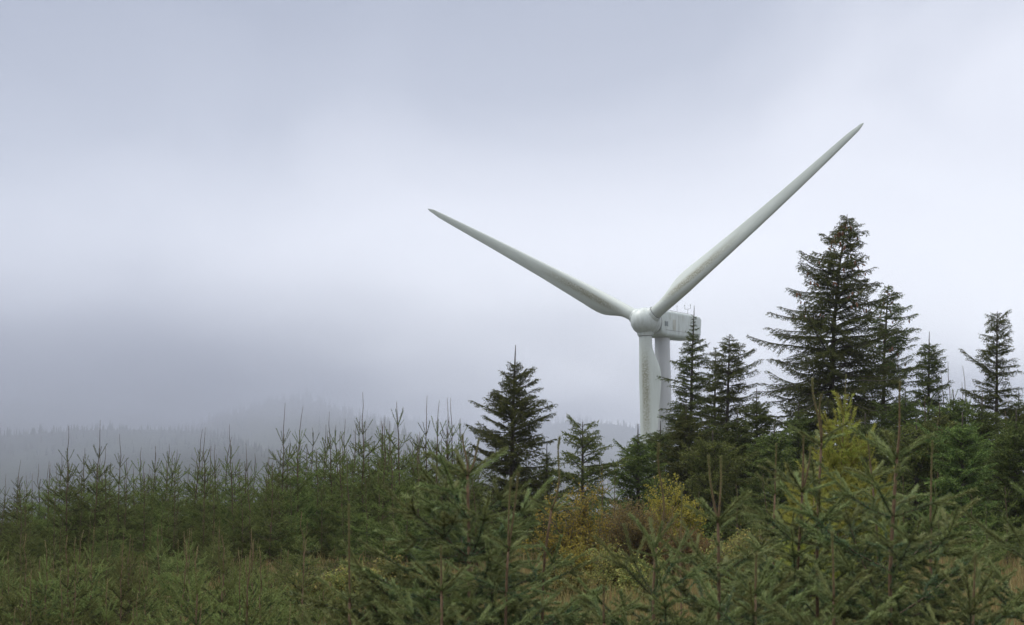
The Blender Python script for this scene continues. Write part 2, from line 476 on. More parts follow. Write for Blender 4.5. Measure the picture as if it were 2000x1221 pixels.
# saplings in front of the plantation
SAPH = [(240, 1062, 13, 'knee-high sapling with thin orange stem standing out of the lower left saplings'),
        (146, 1036, 17, 'sapling with thick pale fuzzy leader at the lower left below the twin-armed spire'),
        (176, 1030, 15, 'sapling with tall yellowish leader at lower left, just right of the thick pale one'),
        (475, 1075, 12, 'sapling with reddish stem and olive leader in the lower left middle'),
        (595, 1000, 17, 'sapling with small star-shaped top before the dark wall of young spruces'),
        (100, 1055, 14, 'sapling with fine pale stem near the lower left corner')]
for i, (px, py, d, lb) in enumerate(SAPH):
    tree_at(SAP, i, px, py, d, lb, 'spruce saplings before the left plantation')
d = 9.0; n_s = 0
while d < 27:
    x = -.40 * d - .6
    while x < .05 * d:
        xx = x + rd.uniform(-.25, .25); dd = d + rd.uniform(-.5, .5)
        px = 1000 + F * xx / dd
        h = rd.uniform(.80, 1.28) * (1 - .008 * (dd - 9))
        if px > 600: h *= .75
        if px > 820 or (px > 620 and rd.random() < .45) : x += 1.0; continue
        zone = 'left corner' if px < 330 else ('lower middle left' if px < 620 else 'gap beside the star-armed spruce')
        belt = 'nearest rows' if dd < 16 else ('middle rows' if dd < 22 else 'rows below the taller trees')
        gz = float(ground(xx, dd)) - .03
        SAP.put(rd.randrange(8), (xx, dd, gz), rd.uniform(0, 6.28), h, 'spruce sapling in the %s, %s' % (belt, zone),
                'spruce saplings, %s, %s' % (belt, zone), rd.uniform(.95, 1.2))
        n_s += 1
        x += rd.uniform(.44, .70) * (1 + (dd - 9) * .018)
    d += .95 + (d - 9) * .03
print('young', n_y, 'sap', n_s)

# ------------------------------------------------------------------ grown spruces with traced outlines
def big_spruce(name, label, cat, d, apex, axis_px, left, right, base_py, seed, nmat=M_DARK, spacing=.36, per=(5, 7), per_m=62, trunk_r=.11,
               ascend=(38, 4), hang=.5, droop=.25, cones=0, leader=0.0, step=.065, group=None, extra=(), inner=6, widen=1.14):
    """d: distance; axis_px: [(py, px)] of the trunk; left/right: [(py, px)] of the outline; all heights are real heights at distance d"""
    rng = np.random.default_rng(seed)
    top = at(apex[0], apex[1], d)
    ax_y = [a[0] for a in axis_px]; ax_x = [a[1] for a in axis_px]
    def w(py): return at(1000, py, d)[2]
    bx = np.interp(base_py, ax_y, ax_x); bpt = at(bx, base_py, d); gz = float(ground(bpt[0], d)) - .05
    o = empty(name, (bpt[0], d, gz)); tag(o, label, cat, group)
    H = top[2] - gz
    ztop, zb = top[2], w(base_py)
    def px_of(z):   # pixel row for a height at distance d
        return np.interp(z, [zb, ztop], [base_py, apex[1]])
    def axp(z):
        py = px_of(z); return (at(np.interp(py, ax_y, ax_x), py, d)[0] - bpt[0])
    zs = np.linspace(gz, ztop, 26); pts = [(axp(max(z, zb)), rng.normal() * .01, z - gz) for z in zs]
    tr = Geo(); add_stem(tr, pts, [trunk_r * ((ztop - z) / H) ** .85 + .008 for z in zs], 0, 10)
    tr.obj('trunk', [M_BARK], o, True)
    protos = {}
    for L in (.3, .55, .9, 1.4, 2.0, 2.8):
        protos[L] = [spray_branch(L, rng, per_m=per_m, droop=droop, hang=hang, step=step) for _ in range(3)]
    cr = Geo(); cone_spots = []
    z = ztop - leader - .03
    if leader > 0:
        add_needles(cr, [[axp(ztop), 0, ztop - gz - leader]], [[axp(ztop), 0, ztop - gz]], rng, 200, .02, .006, 0, fwd=1.6, tone=.6)
    LK = list(protos)
    def put_branch(z, az, L, el, flexz=0):
        key = min(LK, key=lambda k: abs(k - L)); b = protos[key][rng.integers(3)]
        p = np.array([axp(max(z, zb)), 0, z - gz]); cr.put(b, place(az, el, p, L / key, rng.normal() * .2))
        return p
    sp = spacing * .45
    while z > max(gz + .35, zb - 1.0):
        py = px_of(z) if z > zb else base_py
        cx = np.interp(py, ax_y, ax_x)
        lw = max(.05, (cx - np.interp(py, [a[0] for a in left], [a[1] for a in left])) / F * d)
        rw = max(.05, (np.interp(py, [a[0] for a in right], [a[1] for a in right]) - cx) / F * d)
        lw *= widen; rw *= widen
        f = (ztop - z) / (ztop - max(gz, zb - 1.0))
        el = R(ascend[0] + (ascend[1] - ascend[0]) * min(1, f * 1.5))
        n = rng.integers(per[0], per[1] + 1) - (1 if f < .12 else 0); a0 = rng.random() * 2 * PI
        for k in range(n):
            az = a0 + k * 2 * PI / n + rng.normal() * .25
            c = math.cos(az); wd_ = (rw if c > 0 else lw)
            mid = .5 * (lw + rw)
            L = (abs(c) * wd_ + (1 - abs(c)) * mid) * rng.uniform(.66, 1.06)
            L = min(L, .07 + .75 * (ztop - z))
            zz = z + rng.normal() * sp * .22
            e = el + R(rng.normal() * 9)
            put_branch(min(zz, ztop - .02), az, max(.08, L / max(.6, math.cos(e))), e)
            if cones and f < .34 and rng.random() < .8:
                for q in range(3):
                    s = L * rng.uniform(.45, .85)
                    cone_spots.append((axp(z) + math.cos(az) * s, math.sin(az) * s, zz - gz + math.sin(e) * s * .5 - .10))
        for k in range(inner if f > .15 else inner // 2):
            az = rng.random() * 2 * PI; mid = .5 * (lw + rw)
            put_branch(max(gz + .2, z - rng.random() * sp), az, max(.06, min(.5 * (ztop - z), mid * rng.uniform(.3, .85))), el + R(rng.uniform(-5, 20)))
        z -= sp; sp = min(spacing, sp * 1.12)
    for (py, az, L, el) in extra:
        put_branch(w(py), R(az), L, R(el))
    cr.obj('crown', [nmat, M_BARK], o)
    if cones and cone_spots:
        rng.shuffle(cone_spots)
        first = None
        for q in cone_spots[:cones]:
            if first is None:
                cg = Geo(); prof = [(0, .004), (.015, .016), (.04, .021), (.075, .017), (.10, .006)]
                add_stem(cg, [(0, 0, -a) for a, _ in prof], [b for _, b in prof], 0, 7)
                first = c = cg.obj('cone', [M_CONE], o)
            else:
                c = link(first.copy(), o)
            s = rng.uniform(1.0, 1.7); c.location = q; c.scale = (s, s, s); c.rotation_euler = (rng.normal() * .3, rng.normal() * .3, 0)
    return o

M_CONE = bark_mat('cone_scales', (.13, .055, .028), (.22, .11, .055), 90)

big_spruce('mature_spruce', 'tallest dark spruce, its ragged cone-hung top rising high over all the other trees', 'spruce tree', 44,
           (1655, 418), [(418, 1655), (520, 1640), (640, 1629), (800, 1624), (1020, 1622)],
           [(418, 1653), (440, 1634), (490, 1600), (515, 1570), (560, 1556), (590, 1540), (640, 1515), (690, 1484), (760, 1490), (830, 1478), (1020, 1480)],
           [(418, 1660), (432, 1672), (462, 1686), (500, 1686), (535, 1716), (580, 1722), (650, 1752), (720, 1770), (800, 1785), (1020, 1780)],
           1060, 41, spacing=.40, cones=100, hang=.75, droop=.45, ascend=(28, 2), trunk_r=.12, per=(6, 8), inner=8, leader=.14)
big_spruce('mature_spruce', 'dark spruce behind the right flank of the tallest spruce, with long upswept right arms', 'spruce tree', 46.5,
           (1735, 556), [(556, 1735), (700, 1727), (1020, 1722)],
           [(556, 1732), (600, 1712), (700, 1670), (800, 1650), (1020, 1640)],
           [(556, 1740), (568, 1765), (600, 1778), (640, 1800), (690, 1792), (750, 1800), (850, 1805), (1020, 1805)],
           1060, 42, spacing=.38, cones=30, hang=.5, droop=.35, ascend=(24, 8), per=(4, 6), inner=7, leader=.12)
big_spruce('mature_spruce', 'slender dark spruce spire in front of the turbine nacelle', 'spruce tree', 43,
           (1356, 597), [(597, 1356), (700, 1352), (1020, 1345)],
           [(597, 1355), (620, 1352), (650, 1348), (670, 1342), (700, 1326), (730, 1315), (760, 1318), (800, 1306), (850, 1290), (1020, 1270)],
           [(597, 1357), (630, 1359), (655, 1364), (680, 1372), (720, 1382), (800, 1400), (1020, 1420)],
           1050, 43, spacing=.28, hang=.35, droop=.2, ascend=(30, 6), leader=.35, trunk_r=.08, extra=[(752, 180, 1.0, 18), (800, 175, .9, 5)])
big_spruce('mature_spruce', 'dark spruce with lopsided top and long right arms, right of the nacelle spire', 'spruce tree', 44,
           (1425, 653), [(653, 1425), (800, 1421), (1020, 1415)],
           [(653, 1422), (690, 1405), (750, 1395), (850, 1370), (1020, 1350)],
           [(653, 1430), (668, 1462), (700, 1474), (740, 1480), (800, 1480), (900, 1490), (1020, 1500)],
           1050, 44, spacing=.34, hang=.45, droop=.25, ascend=(26, 8), trunk_r=.09, leader=.15, per=(4, 6), extra=[(700, 5, .8, 22), (740, -8, .9, 20)])
big_spruce('mature_spruce', 'small dense dark spruce wedged between the nacelle spire and the lopsided spruce', 'spruce tree', 45.5,
           (1398, 680), [(680, 1398), (1020, 1392)],
           [(680, 1396), (720, 1380), (800, 1365), (1020, 1340)], [(680, 1400), (720, 1412), (800, 1430), (1020, 1450)],
           1050, 45, spacing=.3, trunk_r=.07)
big_spruce('mature_spruce', 'thin-leadered spruce just right of the tallest pair, short of the long-armed spruce', 'spruce tree', 42,
           (1815, 648), [(648, 1815), (1020, 1812)],
           [(648, 1814), (690, 1800), (720, 1792), (780, 1785), (850, 1770), (1020, 1760)],
           [(648, 1816), (690, 1832), (710, 1842), (780, 1850), (850, 1870), (1020, 1880)],
           1050, 46, spacing=.30, leader=.45, ascend=(32, 6), trunk_r=.075)
big_spruce('mature_spruce', 'open spruce near the right edge with one long bare arm slanting up to the left', 'spruce tree', 41,
           (1948, 608), [(608, 1948), (1020, 1945)],
           [(608, 1946), (640, 1925), (700, 1922), (760, 1905), (800, 1885), (1020, 1850)],
           [(608, 1950), (630, 1965), (690, 1975), (740, 1985), (800, 2000), (1020, 2020)],
           1060, 47, spacing=.32, ascend=(34, 8), trunk_r=.085, extra=[(735, 178, 1.25, 42), (790, 176, 1.0, 30)], hang=.35, leader=.12, inner=5, per=(5, 6), per_m=58)
# the central conical spruce
big_spruce('conical_spruce', 'dark conical spruce with wide skirts and a thin leader, alone between plantation and turbine', 'spruce tree', 36,
           (1007, 674), [(674, 1007), (800, 1002), (1020, 998)],
           [(674, 1006), (700, 1000), (720, 996), (748, 980), (780, 966), (800, 952), (818, 908), (850, 912), (880, 900), (930, 905), (1040, 900)],
           [(674, 1008), (700, 1014), (735, 1024), (770, 1050), (800, 1084), (830, 1100), (880, 1085), (930, 1090), (1040, 1080)],
           1070, 51, spacing=.30, leader=.52, ascend=(34, 12), hang=.35, droop=.1, trunk_r=.085, per=(5, 7), inner=7, per_m=62, widen=1.04)
# mid green trees
for (lb, d, ap, L, Rr, sd, m, nm) in [
    ('olive spruce with a sparse flat-topped yellowish crown right of the conical spruce', 34, (1138, 824), [(824, 1130), (850, 1110), (900, 1095), (1000, 1080)], [(824, 1150), (850, 1190), (900, 1200), (1000, 1210)], 61, M_FRESH, 'sparse_spruce'),
    ('small pointed green spruce just left of the foot of the turbine blade', 35, (1246, 842), [(842, 1245), (880, 1222), (930, 1190), (1000, 1175)], [(842, 1247), (880, 1270), (930, 1295), (1000, 1300)], 62, M_YOUNG, 'green_spruce'),
    ('dark bushy spruce covering the foot of the turbine tower', 40, (1290, 836), [(836, 1268), (870, 1245), (1000, 1230)], [(836, 1310), (870, 1335), (1000, 1350)], 63, M_DARK, 'green_spruce'),
    ('broad bright green spruce under the dark spires right of the turbine', 34, (1392, 855), [(855, 1375), (890, 1338), (940, 1315), (1020, 1310)], [(855, 1410), (890, 1450), (940, 1478), (1020, 1490)], 64, M_FRESH, 'green_spruce'),
    ('rounded green spruce at the left foot of the tallest spruce', 36, (1512, 838), [(838, 1490), (880, 1462), (1000, 1445)], [(838, 1535), (880, 1560), (1000, 1580)], 65, M_FRESH, 'green_spruce'),
    ('green spruce below the spruces behind the yellowing larch', 37, (1690, 820), [(820, 1670), (880, 1630), (1000, 1600)], [(820, 1715), (880, 1750), (1000, 1770)], 66, M_YOUNG, 'green_spruce'),
    ('leafy green young spruce beneath the thin-leadered spruce', 31, (1790, 830), [(830, 1770), (880, 1725), (1000, 1700)], [(830, 1810), (880, 1845), (1000, 1860)], 67, M_FRESH, 'green_spruce'),
    ('bushy green young spruce below the open spruce near the right edge', 30, (1880, 818), [(818, 1860), (880, 1815), (1000, 1800)], [(818, 1900), (880, 1935), (1000, 1945)], 68, M_YOUNG, 'green_spruce'),
    ('green young spruce cut off by the right edge of the photo', 31, (1985, 812), [(812, 1965), (880, 1925), (1000, 1905)], [(812, 2005), (880, 2060), (1000, 2070)], 69, M_YOUNG, 'green_spruce'),
    ('dark spruce filling the gap between the lopsided spruce and the tallest one', 42, (1478, 772), [(772, 1470), (820, 1445), (1000, 1420)], [(772, 1488), (820, 1515), (1000, 1540)], 71, M_DARK, 'green_spruce'),
    ('dark spruce directly below the left flank of the tallest spruce', 40, (1560, 800), [(800, 1550), (850, 1520), (1000, 1490)], [(800, 1572), (850, 1605), (1000, 1630)], 72, M_DARK, 'green_spruce'),
    ('dark green spruce between the long-armed spruce and the thin-leadered one', 41, (1768, 770), [(770, 1755), (820, 1725), (1000, 1700)], [(770, 1780), (820, 1810), (1000, 1840)], 73, M_DARK, 'green_spruce'),
    ('green spruce with a blunt top between the thin-leadered spruce and the open spruce', 38, (1862, 775), [(775, 1848), (820, 1820), (1000, 1800)], [(775, 1878), (820, 1905), (1000, 1925)], 74, M_YOUNG, 'green_spruce'),
    ('dark green spruce under the long slanting arm of the open spruce', 39, (1918, 790), [(790, 1905), (840, 1880), (1000, 1860)], [(790, 1930), (840, 1965), (1000, 1985)], 75, M_DARK, 'green_spruce'),
    ('green spruce at the foot of the nacelle spire, right of the tower', 38, (1340, 800), [(800, 1330), (850, 1305), (1000, 1280)], [(800, 1352), (850, 1385), (1000, 1410)], 76, M_DARK, 'green_spruce'),
    ('green spruce under the lopsided spruce, left of the rounded green one', 37, (1440, 812), [(812, 1428), (860, 1400), (1000, 1380)], [(812, 1455), (860, 1485), (1000, 1500)], 77, M_YOUNG, 'green_spruce'),
    ('dark green spruce top poking up right behind the open spruce at the right edge', 42, (1990, 775), [(775, 1978), (830, 1955), (1000, 1930)], [(775, 2002), (830, 2030), (1000, 2050)], 78, M_DARK, 'green_spruce'),
    ('mid green spruce in the second rank between the open and thin-leadered spruces', 36, (1835, 800), [(800, 1822), (850, 1795), (1000, 1775)], [(800, 1850), (850, 1880), (1000, 1895)], 79, M_FRESH, 'green_spruce'),
    ('low dark spruce between the conical spruce and the flat-topped one', 37.5, (1068, 882), [(882, 1055), (1000, 1025)], [(882, 1085), (1000, 1120)], 70, M_DARK, 'green_spruce'),
]:
    if nm != 'sparse_spruce':
        L = [(ap[1], ap[0] - 2), (ap[1] + 14, ap[0] - 7), (L[1][0] + 8, L[1][1])] + L[2:]; Rr = [(ap[1], ap[0] + 2), (ap[1] + 14, ap[0] + 7), (Rr[1][0] + 8, Rr[1][1])] + Rr[2:]
    big_spruce(nm, lb, 'spruce tree', d, (ap[0], ap[1] - (14 if nm != 'sparse_spruce' else 0)), [(ap[1], ap[0]), (1050, ap[0])], L, Rr, 1070, sd, nmat=m, spacing=.26 if nm != 'sparse_spruce' else .34, trunk_r=.06,
               ascend=(32, 12), hang=.2, droop=.05, per=(5, 7) if nm != 'sparse_spruce' else (3, 5), inner=6 if nm != 'sparse_spruce' else 2, per_m=70, leader=.30 if nm != 'sparse_spruce' else .08, widen=1.14 if nm != 'sparse_spruce' else 1.4)
# thin young spires on the right skyline
for i, (px, py, d, lb) in enumerate([
    (1860, 702, 43, 'thin pale spire with small cross of arms in the gap left of the open spruce'),
    (1889, 714, 43, 'thin bare spire nearest left of the open spruce near the right edge'),
    (1838, 728, 44, 'shortest thin spire right behind the thin-leadered spruce'),
    (1905, 745, 44, 'thin spire half hidden by the left arms of the open spruce'),
    (1984, 742, 42, 'thin spire right of the open spruce at the right edge'),
    (1998, 750, 41, 'thin spire on the very right edge of the photo'),
    (1970, 765, 45, 'short thin spire showing through the open spruce')]):
    tree_at(YOUNG, [3, 9, 5, 1, 9, 5, 7][i], px, py, d, lb, 'thin young spruces on the right skyline', wide=.9)
for (x, y, h) in [(11.5, 39.5, 4.2), (12.6, 36.5, 3.6), (13.4, 40.5, 4.4), (14.5, 35.5, 3.4), (15.4, 39, 4.2), (10.2, 34.5, 3.2), (9.0, 38, 3.8), (16.5, 42, 4.4), (5.2, 39, 3.0), (7.9, 36.5, 3.0), (6.6, 41, 3.4), (3.4, 40, 2.6), (2.2, 42, 2.3), (13.2, 32.5, 2.6), (14.4, 30.8, 2.4)]:
    YOUNG.put(rd.randrange(10), (x, y, float(ground(x, y)) - .03), rd.uniform(0, 6), h, 'young green spruce filling the gaps between and behind the larger spruces on the right',
              'young spruces among the right hand trees', 1.15)

# ------------------------------------------------------------------ near spruces: stem, leader and every branch a part
LIBN = {a: [b.mesh('branch', [M_NEAR, M_STEM]) for b in v] for a, v in LIB_NEAR.items()}
def near_spruce(label, d, tip, foot, inn, seed, leaders=None, sc=1.0, wh=(4, 6), small=3, elev=(48, 38, 28, 18, 10, 4), curve=0.0, libs=None, needle=M_NEAR, name='foreground_spruce', kmax=6):
    """tip/foot: pixels of the stem top and of a lower stem point; inn: internode lengths from the leader down"""
    rr = np.random.default_rng(seed); LB = libs or LIBN
    T = at(tip[0], tip[1], d); B = at(foot[0], foot[1], d)
    gz = float(ground(B[0], d)) - .03
    slope = (T[0] - B[0]) / max(.05, T[2] - B[2]); yl = rr.normal() * .05
    o = empty(name, (B[0] + slope * (gz - B[2]) * .25, d, gz)); tag(o, label, 'spruce tree' if 'larch' not in name else 'larch tree')
    bx = o.location.x
    def ax(z):      # z absolute
        x = T[0] + slope * (z - T[2]) if z > B[2] else B[0] + (bx - B[0]) * (B[2] - z) / max(.1, B[2] - gz)
        h = (z - gz) / (T[2] - gz)
        return np.array([x - bx + curve * math.sin(h * 7) * .010, yl * math.sin(h * 5), z - gz])
    H = T[2] - gz
    zl = T[2] - inn[0]
    zs = np.linspace(gz, zl, 18)
    tg = Geo(); r0 = .0115 * sc
    add_stem(tg, [ax(z) for z in zs], [r0 * (1 - .62 * (z - gz) / H) for z in zs], 0, 9)
    # bud-scale rings at each year's node
    tg.obj('trunk', [M_ORANGE], o, True)
    for li, (dx, dy, frac) in enumerate(leaders or [(0, 0, 1)]):
        lg = Geo(); P = []
        for k in range(9):
            t = k / 8; z = zl + inn[0] * frac * t
            P.append(ax(zl) + (ax(z) - ax(zl)) + np.array([dx * math.sin(t * PI / 2) + curve * .010 * (math.sin(t * 5 + li) - math.sin(li)), dy * t, 0]))
        P = np.array(P); add_stem(lg, P, np.linspace(r0 * .42, r0 * .14, 9), 1, 7)
        add_needles(lg, P[:-1], P[1:], rr, 2600, .015, .0020, 0, fwd=2.3, tone=.6)
        add_needles(lg, P[-2:-1], P[-1:], rr, 2500, .012, .0022, 0, fwd=1.2, tone=.6)
        lg.obj('leader_shoot', [M_LEADER, M_ORANGE], o)
    z = T[2]; cnt = 0
    for i, L in enumerate(inn):
        z -= L; a = min(i + 1, kmax)
        if z < gz + .1: break
        n = int(rr.integers(wh[0], wh[1] + 1)); a0 = rr.random() * 2 * PI
        for k in range(n):
            me = LB[a][rr.integers(len(LB[a]))]
            b = link(bpy.data.objects.new('branch', me), o); cnt += 1
            b.matrix_basis = place(a0 + k * 2 * PI / n + rr.normal() * .2, R(elev[min(i, 5)] + rr.normal() * 7), ax(z + rr.normal() * .01), sc * rr.uniform(.8, 1.15), rr.normal() * .3)
        for k in range(small if i else 2):
            aa = max(1, min(kmax, int((i + 1) * .6)))
            me = LB[aa][rr.integers(len(LB[aa]))]
            b = link(bpy.data.objects.new('branch', me), o); cnt += 1
            b.matrix_basis = place(rr.random() * 6.28, R(rr.uniform(5, 45)), ax(z + L * rr.uniform(.15, .9) * (1 if i else -.15)), sc * rr.uniform(.4, .75), rr.normal() * .4)
    return o

near_spruce('large blue-green foreground spruce with two crooked tops, before the conical spruce', 6.0, (908, 850), (918, 1050), [.17, .18, .17, .17, .16, .16, .16, .15], 101, leaders=[(-.01, .02, 1), (.06, 0, .9)], elev=(30, 26, 22, 14, 8, 2), sc=1.15, curve=.6, small=5, wh=(6, 7))
near_spruce('foreground spruce with twin pale fuzzy leaders side by side, just right of the crooked-topped one', 5.6, (1006, 925), (990, 1110), [.30, .16, .17, .16, .16, .15], 102, leaders=[(-.015, 0, .93), (.012, .01, 1)], elev=(14, 18, 16, 10, 6, 3), sc=.85)
near_spruce('thin foreground spruce with a long bare curving reddish leader, before the yellow birch', 6.0, (1094, 856), (1068, 1100), [.30, .30, .20, .19, .18, .16], 103, curve=1.4, wh=(3, 4), elev=(20, 22, 16, 12, 8, 4), sc=.82, small=2)
near_spruce('low foreground spruce with a flat star of arms round one leader, left of centre', 5.6, (683, 988), (684, 1190), [.37, .17, .16, .15, .14], 104, wh=(5, 6), elev=(24, 14, 8, 4, 2, 0), sc=.92, small=2)
near_spruce('foreground spruce with a very long S-curved leader, directly below the turbine', 5.2, (1290, 868), (1287, 1150), [.37, .18, .17, .17, .16, .15], 105, curve=2.0, wh=(4, 5), elev=(46, 40, 30, 20, 10, 4), sc=.85)
near_spruce('foreground spruce with two slim parallel leaders forking like a tuning fork', 5.5, (1396, 893), (1402, 1120), [.25, .20, .19, .18, .17, .16], 106, leaders=[(-.03, 0, 1), (.02, .02, .98)], wh=(5, 6), elev=(30, 24, 18, 12, 6, 3), sc=1.0)
near_spruce('slight foreground spruce with a reddish top, farther back right of the tuning-fork one', 7.6, (1515, 868), (1510, 1050), [.26, .24, .22, .20, .18, .16], 107, sc=.9, wh=(3, 5), small=2)
near_spruce('foreground spruce with a hooked top and straight orange stem, left of the larch', 6.0, (1556, 856), (1551, 1100), [.22, .22, .21, .19, .18, .16], 108, leaders=[(0, 0, 1), (.03, .01, .8)], elev=(22, 26, 22, 14, 8, 4), sc=1.05)
near_spruce('tall foreground spruce with very long forked leader shoots in front of the yellowing larch', 6.3, (1604, 742), (1598, 1010), [.28, .24, .22, .20, .19, .18, .17], 109, leaders=[(-.045, 0, 1), (0, .01, .75)], elev=(26, 24, 18, 12, 8, 4), sc=.95, curve=.8)
near_spruce('tallest foreground spruce on the right, stout orange-brown leader over dark whorled arms', 5.6, (1757, 748), (1740, 1120), [.30, .21, .21, .20, .19, .18, .17], 110, wh=(4, 5), elev=(34, 30, 30, 24, 12, 6), sc=1.12, small=4, curve=.4)
near_spruce('foreground spruce with a bent-over top left of the tallest foreground spruce', 6.6, (1697, 862), (1712, 1010), [.16, .20, .20, .19, .18, .17], 111, elev=(18, 22, 18, 12, 8, 3), sc=.95)
near_spruce('foreground spruce with a stiff pale fuzzy leader, right of the tallest foreground spruce', 6.0, (1830, 862), (1820, 1190), [.36, .20, .19, .18, .17, .15], 112, wh=(4, 6), elev=(36, 34, 26, 16, 8, 3), sc=1.0)
near_spruce('small foreground spruce with a short brown leader at the bottom edge below the larch', 4.8, (1615, 1040), (1620, 1200), [.22, .16, .15, .14, .13], 113, elev=(34, 26, 16, 8, 4, 2), sc=.88)
near_spruce('thin far-set foreground sapling with a knobbly leader behind the S-curved one', 8.2, (1334, 956), (1330, 1100), [.34, .24, .22, .20, .18], 114, wh=(3, 4), sc=.75, small=1)
near_spruce('foreground spruce mostly outside the frame, arms reaching in at the right edge', 5.2, (2045, 890), (2040, 1150), [.22, .21, .20, .19, .18, .16], 115, wh=(5, 7), elev=(36, 30, 24, 14, 8, 3), sc=1.1)
near_spruce('squat foreground spruce filling the bottom edge between tuning-fork and S-curved ones', 4.9, (1480, 1085), (1478, 1200), [.14, .16, .15, .14, .14], 116, elev=(40, 30, 20, 12, 6, 2), sc=.9)
near_spruce('squat foreground spruce at the bottom right below the tallest foreground spruce', 4.8, (1905, 1085), (1900, 1210), [.15, .16, .15, .14, .13], 117, elev=(40, 30, 20, 10, 4, 2), sc=.9)
near_spruce('low foreground spruce at the bottom edge under the yellow birch', 5.0, (1180, 1150), (1180, 1215), [.12, .15, .15, .14], 118, elev=(40, 28, 16, 8, 4, 2), sc=.8)
near_spruce('low foreground spruce at the bottom edge under the large crooked-topped one', 5.3, (860, 1070), (862, 1200), [.16, .17, .16, .15, .14], 119, elev=(40, 28, 16, 8, 4, 2), sc=.95, wh=(5, 7))

# larch
LIB_L = {a: [sitka_branch(a, [(.20, .19, .18, .17, .16)[a - 1]] * a, rng, per_m=600, ln=.032, wd=.0045, wood_r=.003, lat=3, up=.16).mesh('branch', [M_LARCH, M_STEM]) for _ in range(3)] for a in range(1, 6)}
near_spruce('yellowing larch with feathery upright shoots, in front of the tallest dark spruce', 12.5, (1652, 732), (1640, 960), [.34, .30, .28, .26, .25, .24, .22, .2], 130, libs=LIB_L, name='larch', kmax=5, wh=(6, 8), small=4, elev=(62, 52, 44, 34, 26, 18), sc=1.0)
near_spruce('smaller yellow-green larch beside the base of the taller one', 11.5, (1590, 905), (1590, 1020), [.26, .24, .22, .2, .2, .18], 131, libs=LIB_L, name='larch', kmax=5, wh=(4, 6), small=5, elev=(58, 50, 40, 30, 20, 15), sc=.85)

# ------------------------------------------------------------------ shrubs
def shrub(name, label, cat, d, px, top_py, width_px, seed, leafm, leaf=.03, nleaf=14, stems=14, twigm=None, group=None, leaf_top=0.0, form=.35):
    rr = np.random.default_rng(seed)
    T = at(px, top_py, d); gz = float(ground(T[0], d)) - .03; H = T[2] - gz; W_ = width_px / F * d / 2
    o = empty(name, (T[0], d, gz)); tag(o, label, cat, group)
    P0, P1, R0 = [], [], []; LP = []
    def grow(p, dr, L, r, depth):
        n = 4
        for s in range(n):
            dr = dr + rr.normal(size=3) * .10 + np.array([0, 0, .05]); dr /= np.linalg.norm(dr)
            q = p + dr * L / n; P0.append(p); P1.append(q); R0.append(r * (1 - .5 * s / n))
            if depth >= 1: 
                for _ in range(nleaf // 4): LP.append(p + (q - p) * rr.random() + rr.normal(size=3) * .012)
            if depth < 3 and (s > 0 or depth == 0):
                for _ in range(2 if depth < 2 else 1):
                    a = rr.normal(size=3); a -= a.dot(dr) * dr; a /= np.linalg.norm(a)
                    an = R(rr.uniform(20, 50)); e = dr * math.cos(an) + a * math.sin(an)
                    grow(q, e, L * rr.uniform(.38, .6), r * .55, depth + 1)
            p = q
    for s in range(stems):
        az = rr.random() * 6.28; rad = rr.random() ** .6
        lean = np.array([math.cos(az) * W_ * rad, math.sin(az) * W_ * rad, H]) ; L = np.linalg.norm(lean)
        b = np.array([math.cos(az), math.sin(az), 0]) * W_ * form * rad
        grow(b, (lean - b) / np.linalg.norm(lean - b), L * rr.uniform(.6, .88) * (1 - .25 * rad), .006 + .004 * H, 0)
    tg = Geo(); add_tubes(tg, P0, P1, np.array(R0), np.array(R0) * .85, 0, 4); tg.obj('stems', [twigm or M_TWIG], o)
    LP = np.array(LP)
    LP = LP[LP[:, 2] > H * leaf_top]
    if len(LP):
        n = len(LP); u = rr.normal(size=(n, 3)); u /= np.linalg.norm(u, axis=1, keepdims=True)
        v = np.cross(u, rr.normal(size=(n, 3))); v /= np.linalg.norm(v, axis=1, keepdims=True)
        s = leaf * (.7 + .6 * rr.random((n, 1)))
        V = np.stack([LP, LP + u * s * .5 + v * s * .32, LP + u * s, LP + u * s * .5 - v * s * .32], 1).reshape(-1, 3)
        I = np.arange(n)[:, None] * 4
        T_ = np.concatenate([I + [0, 1, 2], I + [0, 2, 3]], 1).reshape(-1, 3)
        lg = Geo(); lg.add(V, T_, 0); lg.obj('crown', [leafm], o)
    return o

